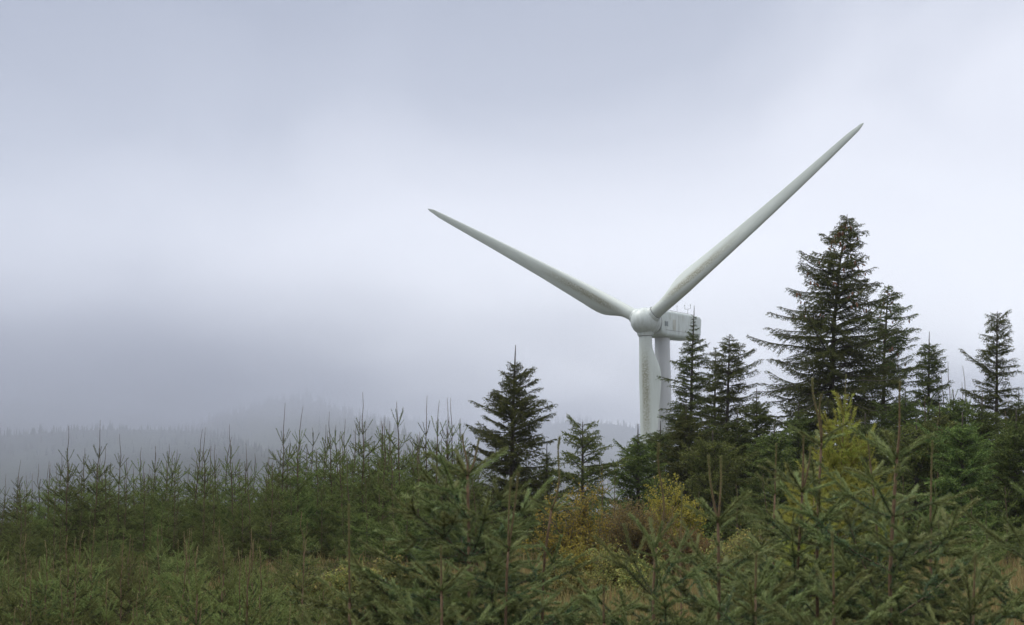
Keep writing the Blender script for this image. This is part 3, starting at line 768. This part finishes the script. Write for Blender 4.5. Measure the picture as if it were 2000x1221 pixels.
shrub('birch_shrub', 'yellow-leaved birch sapling with airy golden top, right of the bare curving leader', 'shrub', 24, 1118, 990, 80, 201, M_YELLOW, .042, 6, 9)
shrub('birch_shrub', 'second golden birch clump, lower and thicker, at the foot of the airy birch', 'shrub', 22.5, 1150, 1082, 90, 202, M_YELLOW, .034, 7, 10)
shrub('bramble_shrub', 'reddish brown twiggy bush with few leaves under the small pointed spruce', 'shrub', 25.5, 1240, 1012, 140, 203, M_RUSSET, .026, 8, 22)
shrub('birch_shrub', 'small yellow bush showing between the S-curved leader and the bright green spruce', 'shrub', 27, 1318, 985, 70, 204, M_YELLOW, .040, 8, 8)
shrub('bramble_shrub', 'brown bush at the right of the reddish bramble, below the small yellow bush', 'shrub', 24.5, 1330, 1060, 95, 205, M_RUSSET, .028, 8, 16)
for i, (px, py, w, d, lb) in enumerate([
    (690, 1108, 110, 19, 'low yellow-green willow right behind the star-armed foreground spruce'),
    (760, 1098, 110, 20, 'low yellow-green willow left of the large crooked-topped spruce'),
    (835, 1105, 90, 19, 'low willow peeping out behind the left arms of the crooked-topped spruce'),
    (1095, 1095, 120, 18, 'leafy willow clump under the golden birches, left side'),
    (1180, 1085, 130, 19, 'leafy willow clump under the reddish bramble bush'),
    (1245, 1100, 90, 18, 'small willow clump just left of the S-curved foreground spruce'),
    (1440, 1050, 120, 18, 'yellowish willow behind the tuning-fork foreground spruce'),
    (1650, 1060, 150, 17, 'yellowish willow below the larch, behind the foreground arms'),
    (1560, 1090, 130, 16, 'yellowish willow behind the hooked-top foreground spruce'),
    (610, 1130, 90, 18, 'low willow at the end of the sapling rows, lower left of centre')]):
    shrub('willow_shrub', lb, 'shrub', d, px, py + 18, w * .75, 210 + i, M_WILLOW, .034, 4, 13, form=.85, group='low willows in the clearing')
for i, (px, py, d, lb) in enumerate([(1890, 965, 27, 'young dark spruce above the tawny grass at lower right'), (1960, 950, 28, 'young spruce at the right edge above the tawny grass'),
        (1835, 940, 29, 'young spruce low behind the stiff pale leader'), (1925, 985, 24, 'short young spruce between the two above the tawny grass'), (1500, 925, 30, 'young spruce behind the slight reddish-topped foreground spruce'),
        (1580, 930, 31, 'young spruce behind the hooked-top foreground spruce'), (1440, 945, 28, 'young spruce behind the two parallel leaders'), (1760, 930, 30, 'young spruce hidden behind the tallest foreground spruce'),
        (1365, 960, 29, 'young spruce right of the small yellow bush'), (1200, 925, 31, 'young spruce just above the reddish bramble bush'), (1060, 940, 30, 'young spruce between the conical spruce and the airy birch'),
        (1172, 905, 31.5, 'young spruce under the right side of the flat-topped sparse spruce'), (1120, 925, 30.5, 'young spruce right behind the airy golden birch'), (1285, 930, 30, 'young spruce behind the S-curved leader, right of the bramble bush')]):
    tree_at(YOUNG, [2, 8, 4, 6, 2, 8, 4, 6, 2, 8, 4, 6, 2, 8][i], px, py, d, lb, 'young spruces at the edge of the clearing', wide=1.3)

# ------------------------------------------------------------------ ground, grass, forest on the hills
def axis_vals(lim_neg, lim_pos, n, k):
    t = np.linspace(-1, 1, n); s = np.sinh(t * k) / math.sinh(k)
    return np.where(s < 0, s * -lim_neg, s * lim_pos)
gx = axis_vals(-3600, 3600, 240, 5.2); gy = np.concatenate([-np.geomspace(1, 600, 14)[::-1], np.linspace(0, 60, 60), np.geomspace(62, 3600, 190)])
X, Y = np.meshgrid(gx, gy); Z = ground(X, Y)
V = np.stack([X, Y, Z], -1).reshape(-1, 3); nx, ny = len(gx), len(gy)
J, I = np.meshgrid(np.arange(nx - 1), np.arange(ny - 1)); a = (I * nx + J).ravel()
T = np.concatenate([np.stack([a, a + 1, a + nx + 1], 1), np.stack([a, a + nx + 1, a + nx], 1)])
gg = Geo(); gg.add(V, T, 0)
mg, nt, b = mat('moorland')
tc = N(nt, 'ShaderNodeTexCoord'); n1 = N(nt, 'ShaderNodeTexNoise'); n1.inputs['Scale'].default_value = .8; n1.inputs['Detail'].default_value = 10
nt.links.new(tc.outputs['Object'], n1.inputs['Vector'])
nt.links.new(ramp(nt, [(.30, (.022, .026, .012)), (.48, (.055, .055, .022)), (.62, (.12, .085, .035)), (.75, (.07, .075, .03))], n1.outputs['Fac']), b.inputs['Base Color'])
b.inputs['Roughness'].default_value = .95; b.inputs['Specular IOR Level'].default_value = .1
sg = N(nt, 'ShaderNodeSeparateXYZ'); nt.links.new(tc.outputs['Object'], sg.inputs[0])
far = N(nt, 'ShaderNodeMapRange'); nt.links.new(sg.outputs[1], far.inputs['Value']); far.inputs['From Min'].default_value = 60; far.inputs['From Max'].default_value = 400
mxg = N(nt, 'ShaderNodeMix', data_type='RGBA'); nt.links.new(far.outputs[0], mxg.inputs['Factor']); nt.links.new(b.inputs['Base Color'].links[0].from_socket, mxg.inputs[6])
n9 = N(nt, 'ShaderNodeTexNoise'); n9.inputs['Scale'].default_value = .012; n9.inputs['Detail'].default_value = 6; nt.links.new(tc.outputs['Object'], n9.inputs['Vector'])
nt.links.new(ramp(nt, [(.35, (.012, .018, .014)), (.6, (.026, .035, .026)), (.8, (.040, .050, .035))], n9.outputs['Fac']), mxg.inputs[7]); nt.links.new(mxg.outputs[2], b.inputs['Base Color'])
tag(gg.obj('ground', [mg], None, True), kind='structure')

def grass():
    rr = np.random.default_rng(77); n = 190000
    d = rr.uniform(7, 46, n); x = rr.uniform(-.46, .46, n) * d + rr.uniform(-1, 1, n)
    cl = np.sin(x * 2.1 + 3 * np.sin(d * .7)) * np.sin(d * 1.7 + 2 * np.sin(x * .9)) + rr.normal(size=n) * .5
    k = (cl > -.3) & ((x > -.6) | (rr.random(n) < .35)); x, d, cl = x[k], d[k], cl[k]; n = len(x)
    z = ground(x, d) - .02; h = rr.uniform(.18, .55, n) * np.where((x > 0), 1.0, .75)
    az = rr.random(n) * 6.28; w = rr.uniform(.004, .009, n)
    ln = rr.uniform(.05, .5, n) * h; az2 = rr.random(n) * 6.28
    P = np.stack([x, d, z], 1); wv = np.stack([np.cos(az), np.sin(az), 0 * az], 1) * w[:, None]
    le = np.stack([np.cos(az2) * ln, np.sin(az2) * ln, h], 1); me = P + le * np.array([.35, .35, .6])
    V = np.stack([P - wv, P + wv, me + wv * .7, me - wv * .7, P + le], 1).reshape(-1, 3)
    I = np.arange(n)[:, None] * 5
    T = np.concatenate([I + [0, 1, 2], I + [0, 2, 3], I + [3, 2, 4]], 1).reshape(-1, 3)
    g = Geo(); g.add(V, T, 0)
    o = g.obj('grass', [leaf_mat('tawny_grass', [(.24, .17, .075), (.19, .115, .055), (.15, .14, .05), (.27, .21, .10), (.12, .14, .045)], trans=.3)])
    tag(o, 'tall tawny and rusty autumn grass between the young trees', 'grass', kind='stuff')
grass()

def forest():
    rr = np.random.default_rng(8); g = Geo()
    V, T = [], []; off = 0
    for k, (D, w, th, pts) in enumerate(RIDGES):
        n = [5200, 4200, 3200][k]
        px = rr.uniform(-250, 2200, n); py = np.interp(px, [p[0] for p in pts], [p[1] for p in pts])
        y = D - rr.random(n) ** 1.6 * w * 1.5 + rr.uniform(-5, 40, n); x = (px - 1000) / F * y
        keep = py < 940
        for i in np.nonzero(keep)[0]:
            H = th * rr.uniform(.35, 1.0) * (1.4 if rr.random() < .08 else 1) * (.9 + .25 * math.sin(x[i] * .05) * math.sin(x[i] * .017 + k)); r = H * rr.uniform(.14, .22); z0 = float(ground(x[i], y[i])) - 1
            for t in range(4):
                zb = z0 + H * (.12 + .22 * t); zt = zb + H * .36; rt = r * (1 - .22 * t); m = 6; ph = rr.random() * 6
                a = np.arange(m) * 2 * PI / m + ph; q = rt * rr.uniform(.7, 1.25, m)
                V.append(np.concatenate([np.stack([x[i] + np.cos(a) * q, y[i] + np.sin(a) * q, zb + rr.normal(size=m) * H * .025], 1), [[x[i], y[i], zt]]]))
                T.append(np.array([[off + j, off + (j + 1) % m, off + m] for j in range(m)])); off += m + 1
    g.add(np.concatenate(V), np.concatenate(T), 0)
    tag(g.obj('forest', [leaf_mat('far_needles', [(.012, .019, .014), (.022, .031, .022)], trans=0, treevar=.1)]), 'conifer forest covering the misty hills across the valley', 'forest', kind='stuff')
forest()

# ------------------------------------------------------------------ the turbine
HUB = at(1260.26, 627.9, 213.77)
PSI, TILT, TH = .66767, -.0087, .55013
n_ = np.array([math.sin(PSI) * math.cos(TILT), math.cos(PSI) * math.cos(TILT), -math.sin(TILT)])
e1 = np.array([math.cos(PSI), -math.sin(PSI), 0]); e2 = np.cross(e1, n_)
TB = HUB + n_ * 4.75; TBG = float(ground(TB[0], TB[1])) - .3
turb = empty('wind_turbine', (TB[0], TB[1], TBG))
tag(turb, 'large white three-bladed wind turbine with stained blades standing behind the dark spruces', 'wind turbine')

def paint(name, c, streak=0.0, axis='Z'):
    m, nt, b = mat(name)
    tc = N(nt, 'ShaderNodeTexCoord'); mp = N(nt, 'ShaderNodeMapping')
    mp.inputs['Scale'].default_value = (1.4, 1.4, .12) if axis == 'Z' else (1.6, 1.6, .45)
    nz = N(nt, 'ShaderNodeTexNoise'); nz.inputs['Scale'].default_value = 1.3; nz.inputs['Detail'].default_value = 8; nz.inputs['Roughness'].default_value = .65
    nt.links.new(tc.outputs['Object'], mp.inputs[0]); nt.links.new(mp.outputs[0], nz.inputs['Vector'])
    col = ramp(nt, [(.30, (c[0] * .70, c[1] * .69, c[2] * .62)), (.45, tuple(x * .88 for x in c)), (.62, c)] if axis == '' else [(.35, tuple(x * .84 for x in c)), (.7, c)], nz.outputs['Fac'])
    if streak:
        # grime: a broken strip along the span, over mid chord, inner half of the blade
        sx = N(nt, 'ShaderNodeSeparateXYZ'); nt.links.new(tc.outputs['Object'], sx.inputs[0])
        def rng_(inp, a, b_, c_, d_):
            r = N(nt, 'ShaderNodeMapRange', interpolation_type='SMOOTHSTEP'); nt.links.new(inp, r.inputs['Value'])
            for k, v in zip(('From Min', 'From Max', 'To Min', 'To Max'), (a, b_, c_, d_)): r.inputs[k].default_value = v
            return r.outputs[0]
        def mul(a, b_):
            q = N(nt, 'ShaderNodeMath', operation='MULTIPLY'); nt.links.new(a, q.inputs[0])
            if hasattr(b_, 'name'): nt.links.new(b_, q.inputs[1])
            else: q.inputs[1].default_value = b_
            return q.outputs[0]
        w1 = rng_(sx.outputs[0], -.35, .10, 0, 1); w2 = rng_(sx.outputs[0], .6, 1.3, 1, 0)
        h1 = rng_(sx.outputs[2], 3.0, 8.0, 0.1, 1); h2 = rng_(sx.outputs[2], 12, 24, 1, 0)
        n2 = N(nt, 'ShaderNodeTexNoise'); n2.inputs['Scale'].default_value = 3.2; n2.inputs['Detail'].default_value = 9; n2.inputs['Roughness'].default_value = .7
        mp2 = N(nt, 'ShaderNodeMapping'); mp2.inputs['Scale'].default_value = (1.5, 1.5, 1.5); nt.links.new(tc.outputs['Object'], mp2.inputs[0]); nt.links.new(mp2.outputs[0], n2.inputs['Vector'])
        f = mul(mul(mul(w1, w2), mul(h1, h2)), rng_(n2.outputs['Fac'], .34, .62, .14, streak))
        mx = N(nt, 'ShaderNodeMix', data_type='RGBA'); nt.links.new(f, mx.inputs['Factor']); nt.links.new(col, mx.inputs[6]); mx.inputs[7].default_value = (.15, .145, .085, 1); col = mx.outputs[2]
    nt.links.new(col, b.inputs['Base Color']); b.inputs['Roughness'].default_value = .38; b.inputs['Specular IOR Level'].default_value = .45
    return m
M_BLADE = paint('blade_paint', (.43, .47, .445), 1.0)
M_TOWER = paint('tower_paint', (.43, .445, .46))
M_NAC = paint('nacelle_paint', (.47, .52, .51), axis='')
M_HUB = paint('hub_paint', (.43, .47, .46), axis='')
M_SEAM = bark_mat('seal_rubber', (.12, .12, .12), (.18, .18, .18), 5)
M_HATCH = bark_mat('hatch_mesh', (.16, .19, .20), (.22, .25, .26), 5)
M_METAL = bark_mat('grey_metal', (.22, .23, .24), (.30, .31, .32), 5, .5)

def frame(cx, cy, cz, o):
    m = Matrix(((cx[0], cy[0], cz[0], o[0]), (cx[1], cy[1], cz[1], o[1]), (cx[2], cy[2], cz[2], o[2]), (0, 0, 0, 1)))
    return m
base_v = np.array([TB[0], TB[1], TBG])
def loft(g, rings, m=0, cap=True):
    k = len(rings[0]); V = np.concatenate([np.asarray(r, float) for r in rings]); T = []
    for i in range(len(rings) - 1):
        for j in range(k):
            j2 = (j + 1) % k; T += [[i * k + j, i * k + j2, (i + 1) * k + j2], [i * k + j, (i + 1) * k + j2, (i + 1) * k + j]]
    if cap:
        for e, s in ((0, -1), (len(rings) - 1, 1)):
            c = len(V); V = np.concatenate([V, [np.mean(rings[e], axis=0)]])
            for j in range(k):
                j2 = (j + 1) % k; T.append([c, e * k + (j if s > 0 else j2), e * k + (j2 if s > 0 else j)])
    g.add(V, T, m)
def fixed(o):
    """outward normals and smooth shading kept crisp at sharp edges"""
    import bmesh
    bm = bmesh.new(); bm.from_mesh(o.data); bmesh.ops.recalc_face_normals(bm, faces=bm.faces); bm.to_mesh(o.data); bm.free()
    for p in o.data.polygons: p.use_smooth = True
    o.data.set_sharp_from_angle(angle=R(35))
    return o

# tower: real steel sections with flange rings
Ht = HUB[2] - 2.15 - TBG
tg = Geo(); zz = np.linspace(0, Ht, 40); kk = 48; an = np.arange(kk) * 2 * PI / kk
loft(tg, [np.stack([np.cos(an) * (1.16 + 1.0 * (1 - z / Ht)), np.sin(an) * (1.16 + 1.0 * (1 - z / Ht)), an * 0 + z], 1) for z in zz])
tw = fixed(tg.obj('tower', [M_TOWER], turb))
for f in (.33, .66):
    fg = Geo(); r = 1.16 + 1.0 * (1 - f) + .02; z = Ht * f
    loft(fg, [np.stack([np.cos(an) * q, np.sin(an) * q, an * 0 + h], 1) for q, h in ((r - .1, z - .08), (r, z - .08), (r, z + .08), (r - .1, z + .08))])
    fixed(fg.obj('flange', [M_TOWER], tw))
# nacelle, local frame: X = e1 (side towards the camera), Y = axis to the rear, Z = up
nf = frame(e1, n_, e2, HUB - base_v)
def rrect(hw, zb, zt, r, y, k=6, shear=0):
    P = []
    for cx, cz, a0 in ((hw - r, zt - r, 0), (-hw + r, zt - r, 90), (-hw + r, zb + r, 180), (hw - r, zb + r, 270)):
        for j in range(k + 1):
            a = R(a0 + 90 * j / k); zc = cz + math.sin(a) * r; P.append((cx + math.cos(a) * r, y - shear * (zt - zc), zc))
    return P
ng = Geo()
S = [(1.95, 1.35, -1.55, 1.45, .9), (2.05, 1.62, -1.85, 1.72, .75), (2.6, 1.78, -2.05, 1.86, .6), (3.4, 1.82, -2.15, 1.92, .55), (6, 1.84, -2.18, 1.92, .55), (9, 1.84, -2.15, 1.88, .55),
     (12.6, 1.82, -2.05, 1.78, .55), (13.4, 1.78, -1.98, 1.74, .6), (13.8, 1.66, -1.85, 1.6, .6), (13.95, 1.4, -1.6, 1.35, .6)]
loft(ng, [rrect(hw, zb, zt, r, y, shear=max(0, (y - 9) / 5) * .16) for y, hw, zb, zt, r in S])
nac = fixed(ng.obj('nacelle', [M_NAC], turb)); nac.matrix_basis = nf
def boxg(g, x0, x1, y0, y1, z0, z1, m=0):
    V = [(x, y, z) for x in (x0, x1) for y in (y0, y1) for z in (z0, z1)]
    T = [[0, 1, 3], [0, 3, 2], [4, 6, 7], [4, 7, 5], [0, 4, 5], [0, 5, 1], [2, 3, 7], [2, 7, 6], [0, 2, 6], [0, 6, 4], [1, 5, 7], [1, 7, 3]]
    g.add(V, T, m)
g = Geo(); boxg(g, 1.80, 1.865, 2.75, 3.45, -.55, .12); boxg(g, 1.80, 1.875, 2.68, 2.75, -.62, .19); boxg(g, 1.80, 1.875, 3.45, 3.52, -.62, .19)
fixed(g.obj('vent', [M_HATCH], nac))
g = Geo(); boxg(g, 1.80, 1.868, 4.95, 5.75, -1.1, .55); fixed(g.obj('door', [paint('door_paint', (.40, .41, .37), axis='')], nac))
g = Geo(); boxg(g, 1.80, 1.858, 3.0, 13.2, -1.17, -1.135); boxg(g, -1.858, -1.80, 3.0, 13.2, -1.17, -1.135); g.obj('seam', [M_SEAM], nac)
g = Geo()
for y in (6.6, 10.2): boxg(g, 1.80, 1.856, y, y + .03, -1.6, 1.38); boxg(g, -1.856, -1.80, y, y + .03, -1.6, 1.38)
g.obj('panel_joint', [M_SEAM], nac)
g = Geo()
for sx in (-1, 1):
    add_tubes(g, [[sx * .95, 3.2, 2.12]], [[sx * .95, 12.2, 1.98]], .035, .035, 0, 6)
    for y in np.linspace(3.2, 12.2, 7): add_tubes(g, [[sx * .95, y, 1.75]], [[sx * .95, y, 2.12 - (y - 3.2) * .0155]], .022, .022, 0, 5)
g.obj('railing', [M_METAL], nac)
g = Geo(); add_tubes(g, [[.2, 8.9, 1.8]], [[.2, 8.9, 3.35]], .035, .02, 0, 6); add_tubes(g, [[.2, 8.9, 3.0]], [[.2, 8.9, 3.1]], .06, .06, 0, 6); g.obj('lightning_rod', [M_METAL], nac)
g = Geo(); add_tubes(g, [[.1, 12.2, 1.7], [-.42, 12.2, 2.95], [-.42, 12.2, 2.95], [.62, 12.2, 2.95]], [[.1, 12.2, 2.95], [.62, 12.2, 2.95], [-.42, 12.2, 3.5], [.62, 12.2, 3.5]], .035, .03, 0, 6)
for x in (-.42, .62):
    add_tubes(g, [[x, 12.2, 3.5]], [[x, 12.2, 3.65]], .10, .06, 0, 8)
g.obj('anemometer', [M_METAL], nac)
# spinner
hg = Geo(); prof = []
for i in range(15):
    a = i / 14 * PI / 2; prof.append((-2.45 * math.cos(a), 2.12 * math.sin(a) + .001))
prof += [(.5, 2.12), (1.1, 2.06), (1.55, 1.92), (1.72, 1.80)]
loft(hg, [np.stack([np.cos(an) * r, an * 0 + y, np.sin(an) * r], 1) for y, r in prof])
hub = fixed(hg.obj('hub', [M_HUB], turb)); hub.matrix_basis = nf
g = Geo(); loft(g, [np.stack([np.cos(an) * r, an * 0 + y, np.sin(an) * r], 1) for y, r in ((1.6, 1.7), (1.6, 1.86), (1.94, 1.78), (1.94, 1.5))]); fixed(g.obj('bearing_ring', [M_SEAM], hub))
g = Geo(); loft(g, [np.stack([np.cos(an) * r, an * 0 + y, np.sin(an) * r], 1) for y, r in ((.58, 2.0), (.58, 2.125), (.61, 2.125), (.61, 2.0))]); fixed(g.obj('seam', [M_METAL], hub))
# blade
def section(chord, th, x_le, tw_, k=36, circ=0.0, z=0, off=0):
    P = []
    for j in range(k):
        a = j / k * 2 * PI; c = (1 + math.cos(a)) / 2        # c=1 trailing edge, 0 leading edge
        t = 5 * th * (.2969 * math.sqrt(c) - .126 * c - .3516 * c * c + .2843 * c ** 3 - .1036 * c ** 4)
        ya = (t if math.sin(a) >= 0 else -t) * 1.0 - .02 * math.sin(PI * c)
        xa = c * chord + x_le; ya *= chord
        xc = .5 * chord + x_le + .5 * chord * math.cos(a); yc = .5 * chord * th * math.sin(a)
        x = xa * (1 - circ) + xc * circ; y = ya * (1 - circ) + yc * circ
        ct, st = math.cos(tw_), math.sin(tw_); P.append((x * ct - y * st, x * st + y * ct + off, z))
    return P
bg = Geo(); rings = []
RS = [1.6, 2.4, 3.2, 4.0, 4.8, 5.6, 6.4, 7.2, 8.0, 9.0, 10, 12, 14, 17, 20, 23, 26, 29, 32, 35, 38, 40.5, 42.5, 43.8, 44.5, 44.9, 45.0]
for r in RS:
    ch = np.interp(r, [1.6, 3.2, 4, 5, 6, 7, 8, 9, 10, 12, 20, 30, 40, 43, 44.3, 44.8, 45], [1.96, 1.96, 2.05, 2.35, 2.8, 3.2, 3.42, 3.48, 3.42, 3.2, 2.45, 1.75, 1.12, .86, .55, .28, .08])
    th = np.interp(r, [1.6, 3.2, 5, 7, 9, 12, 20, 30, 45], [1, 1, .78, .52, .42, .34, .24, .20, .17])
    ci = float(1 - smooth(3.0, 8.5, r)); tw_ = R(np.interp(r, [1.6, 7, 12, 20, 30, 45], [16, 15, 11, 6, 2, 0]))
    xl = np.interp(r, [1.6, 3.2, 9, 20, 40, 44, 45], [-.98, -.98, -1.02, -.74, -.34, -.24, .05])
    rings.append(section(ch, th, xl, tw_, circ=ci, z=r, off=-(.04 * r + 3.1 * (r / 45) ** 2)))
loft(bg, rings)
cg = Geo(); ca = np.arange(40) * 2 * PI / 40
loft(cg, [np.stack([np.cos(ca) * q, np.sin(ca) * q - .04 * z, ca * 0 + z], 1) for q, z in ((1.28, 1.2), (1.24, 2.02), (1.17, 2.12), (1.17, 2.2), (1.0, 2.22))])
rg = Geo(); loft(rg, [np.stack([np.cos(ca) * q, np.sin(ca) * q - .04 * z, ca * 0 + z], 1) for q, z in ((1.0, 2.2), (1.05, 2.2), (1.05, 2.3), (.98, 2.3))])
blade0 = None
for k in range(3):
    a = TH + k * 2 * PI / 3
    dv = math.cos(a) * e1 + math.sin(a) * e2; te = -math.sin(a) * e1 + math.cos(a) * e2
    M_ = frame(te, n_, dv, HUB - base_v)
    if blade0 is None:
        blade0 = b_ = fixed(bg.obj('blade', [M_BLADE], turb))
        c0 = fixed(cg.obj('root_collar', [M_HUB], b_)); r0_ = fixed(rg.obj('root_seal', [M_SEAM], b_))
    else:
        b_ = link(blade0.copy(), turb); link(c0.copy(), b_); link(r0_.copy(), b_)
    b_.matrix_basis = M_

YOUNG.drop_unused(); SAP.drop_unused()

# ------------------------------------------------------------------ air
hz = Geo(); boxg(hz, -3800, 3800, -800, 3700, -95, 262)
mh, nt, b = mat('haze'); nt.nodes.remove(b)
pv = N(nt, 'ShaderNodeVolumePrincipled'); pv.inputs['Color'].default_value = (.84, .87, .95, 1)
pv.inputs['Density'].default_value = .00024; pv.inputs['Anisotropy'].default_value = 0.0
nt.links.new(pv.outputs[0], nt.nodes['Material Output'].inputs['Volume'])
tag(hz.obj('haze', [mh]), 'pale mist filling the air over the valley', 'mist', kind='stuff')

fb = Geo(); boxg(fb, -1700, 1900, 760, 2700, -84, 256)
mf, nt, b = mat('cloud_bank'); nt.nodes.remove(b)
tc = N(nt, 'ShaderNodeTexCoord'); sx = N(nt, 'ShaderNodeSeparateXYZ'); nt.links.new(tc.outputs['Object'], sx.inputs[0])
mp = N(nt, 'ShaderNodeMapping'); mp.inputs['Scale'].default_value = (.0042, .0030, .0100); nt.links.new(tc.outputs['Object'], mp.inputs[0])
nz = N(nt, 'ShaderNodeTexNoise'); nz.inputs['Scale'].default_value = 1.0; nz.inputs['Detail'].default_value = 3; nt.links.new(mp.outputs[0], nz.inputs['Vector'])
def vm(op, a, b_, c=None):
    q = N(nt, 'ShaderNodeMath', operation=op)
    for i, v in enumerate((a, b_) if c is None else (a, b_, c)):
        if hasattr(v, 'name'): nt.links.new(v, q.inputs[i])
        else: q.inputs[i].default_value = v
    return q.outputs[0]
hgt = vm('MULTIPLY_ADD', sx.outputs[2], 1 / 70., -.95)       # cloud base near 80 m
hgt = vm('MULTIPLY_ADD', sx.outputs[0], -1 / 2500., hgt)       # lower towards the left
dn = vm('MULTIPLY_ADD', vm('SUBTRACT', nz.outputs['Fac'], .5), 6.0, hgt)
mr = N(nt, 'ShaderNodeMapRange', interpolation_type='SMOOTHSTEP'); nt.links.new(dn, mr.inputs['Value'])
for k_, v_ in zip(('From Min', 'From Max', 'To Min', 'To Max'), (-.75, 1.9, 0, .0062)): mr.inputs[k_].default_value = v_
topf = N(nt, 'ShaderNodeMapRange', interpolation_type='SMOOTHSTEP'); nt.links.new(vm('MULTIPLY_ADD', sx.outputs[0], .08, sx.outputs[2]), topf.inputs['Value'])   # the cloud thins out above the hills
for k_, v_ in zip(('From Min', 'From Max', 'To Min', 'To Max'), (58, 150, 1, 0)): topf.inputs[k_].default_value = v_
pv = N(nt, 'ShaderNodeVolumePrincipled'); pv.inputs['Color'].default_value = (.42, .45, .54, 1); nt.links.new(vm('MULTIPLY', mr.outputs[0], topf.outputs[0]), pv.inputs['Density'])
nt.links.new(pv.outputs[0], nt.nodes['Material Output'].inputs['Volume'])
tag(fb.obj('cloud_bank', [mf]), 'low cloud hanging on the far hillsides', 'low cloud', kind='stuff')

# ------------------------------------------------------------------ light
SUN_EL, SUN_AZ = 60, -70         # high behind cloud, to the left
w = bpy.data.worlds.new('World'); SC.world = w; w.use_nodes = True
nt = w.node_tree; nt.nodes.clear()
out = N(nt, 'ShaderNodeOutputWorld')
sky = N(nt, 'ShaderNodeTexSky', sky_type='NISHITA'); sky.sun_disc = False
sky.sun_elevation = R(SUN_EL); sky.sun_rotation = R(SUN_AZ)
b1 = N(nt, 'ShaderNodeBackground'); b1.inputs[1].default_value = .05; nt.links.new(sky.outputs[0], b1.inputs[0])
tc = N(nt, 'ShaderNodeTexCoord'); sx = N(nt, 'ShaderNodeSeparateXYZ'); nt.links.new(tc.outputs['Generated'], sx.inputs[0])
mp = N(nt, 'ShaderNodeMapping'); mp.inputs['Scale'].default_value = (1, 1, 1.7); nt.links.new(tc.outputs['Generated'], mp.inputs[0])
nz = N(nt, 'ShaderNodeTexNoise'); nz.inputs['Scale'].default_value = 2.9; nz.inputs['Detail'].default_value = 5; nz.inputs['Roughness'].default_value = .45; nz.inputs['Distortion'].default_value = .6
nt.links.new(mp.outputs[0], nz.inputs['Vector'])
def m2(op, a, b_):
    q = N(nt, 'ShaderNodeMath', operation=op)
    for i, v in enumerate((a, b_)):
        if hasattr(v, 'name'): nt.links.new(v, q.inputs[i])
        else: q.inputs[i].default_value = v
    return q.outputs[0]
# cloud thickness: elevation, a little azimuth and the noise bend together into one ramp
e = m2('ADD', sx.outputs[2], m2('MULTIPLY', m2('SUBTRACT', nz.outputs['Fac'], .5), .22))
e = m2('ADD', e, m2('MULTIPLY', sx.outputs[0], -.20))
cc = ramp(nt, [(0.0, (.92, .95, 1.03)), (.10, (.86, .89, .98)), (.19, (.75, .78, .88)), (.30, (.47, .51, .62)), (.42, (.34, .38, .49)), (.60, (.95, 1.0, 1.1)), (.75, (2.0, 2.02, 2.05)), (1.0, (2.5, 2.5, 2.45))], e)
b2 = N(nt, 'ShaderNodeBackground'); b2.inputs[1].default_value = 1.0; nt.links.new(cc, b2.inputs[0])
ad = N(nt, 'ShaderNodeMixShader'); ad.inputs[0].default_value = .9; nt.links.new(b1.outputs[0], ad.inputs[1]); nt.links.new(b2.outputs[0], ad.inputs[2]); nt.links.new(ad.outputs[0], out.inputs[0])
sl = bpy.data.lights.new('sun', 'SUN'); sl.energy = 1.5; sl.angle = R(20); sl.color = (1, .97, .92)
so = link(bpy.data.objects.new('sun', sl))
sd = Vector((math.sin(R(SUN_AZ)) * math.cos(R(SUN_EL)), math.cos(R(SUN_AZ)) * math.cos(R(SUN_EL)), math.sin(R(SUN_EL))))
so.rotation_euler = sd.to_track_quat('Z', 'Y').to_euler()

# ------------------------------------------------------------------ camera and render
cam = bpy.data.cameras.new('camera'); cam.lens = 50; cam.sensor_width = 36; cam.clip_end = 12000; cam.clip_start = .1
cam.dof.use_dof = True; cam.dof.focus_distance = 70; cam.dof.aperture_fstop = 13
co = link(bpy.data.objects.new('camera', cam)); co.location = (0, 0, CAMZ); co.rotation_euler = (PI / 2 + PITCH, 0, 0)
SC.camera = co
vs = SC.view_settings; vs.view_transform = 'Standard'; vs.look = 'None'; vs.exposure = .25; vs.gamma = 1
cy = SC.cycles
cy.max_bounces = 6; cy.diffuse_bounces = 2; cy.glossy_bounces = 2; cy.transmission_bounces = 3; cy.volume_bounces = 2
cy.use_denoising = True; cy.sample_clamp_indirect = 6
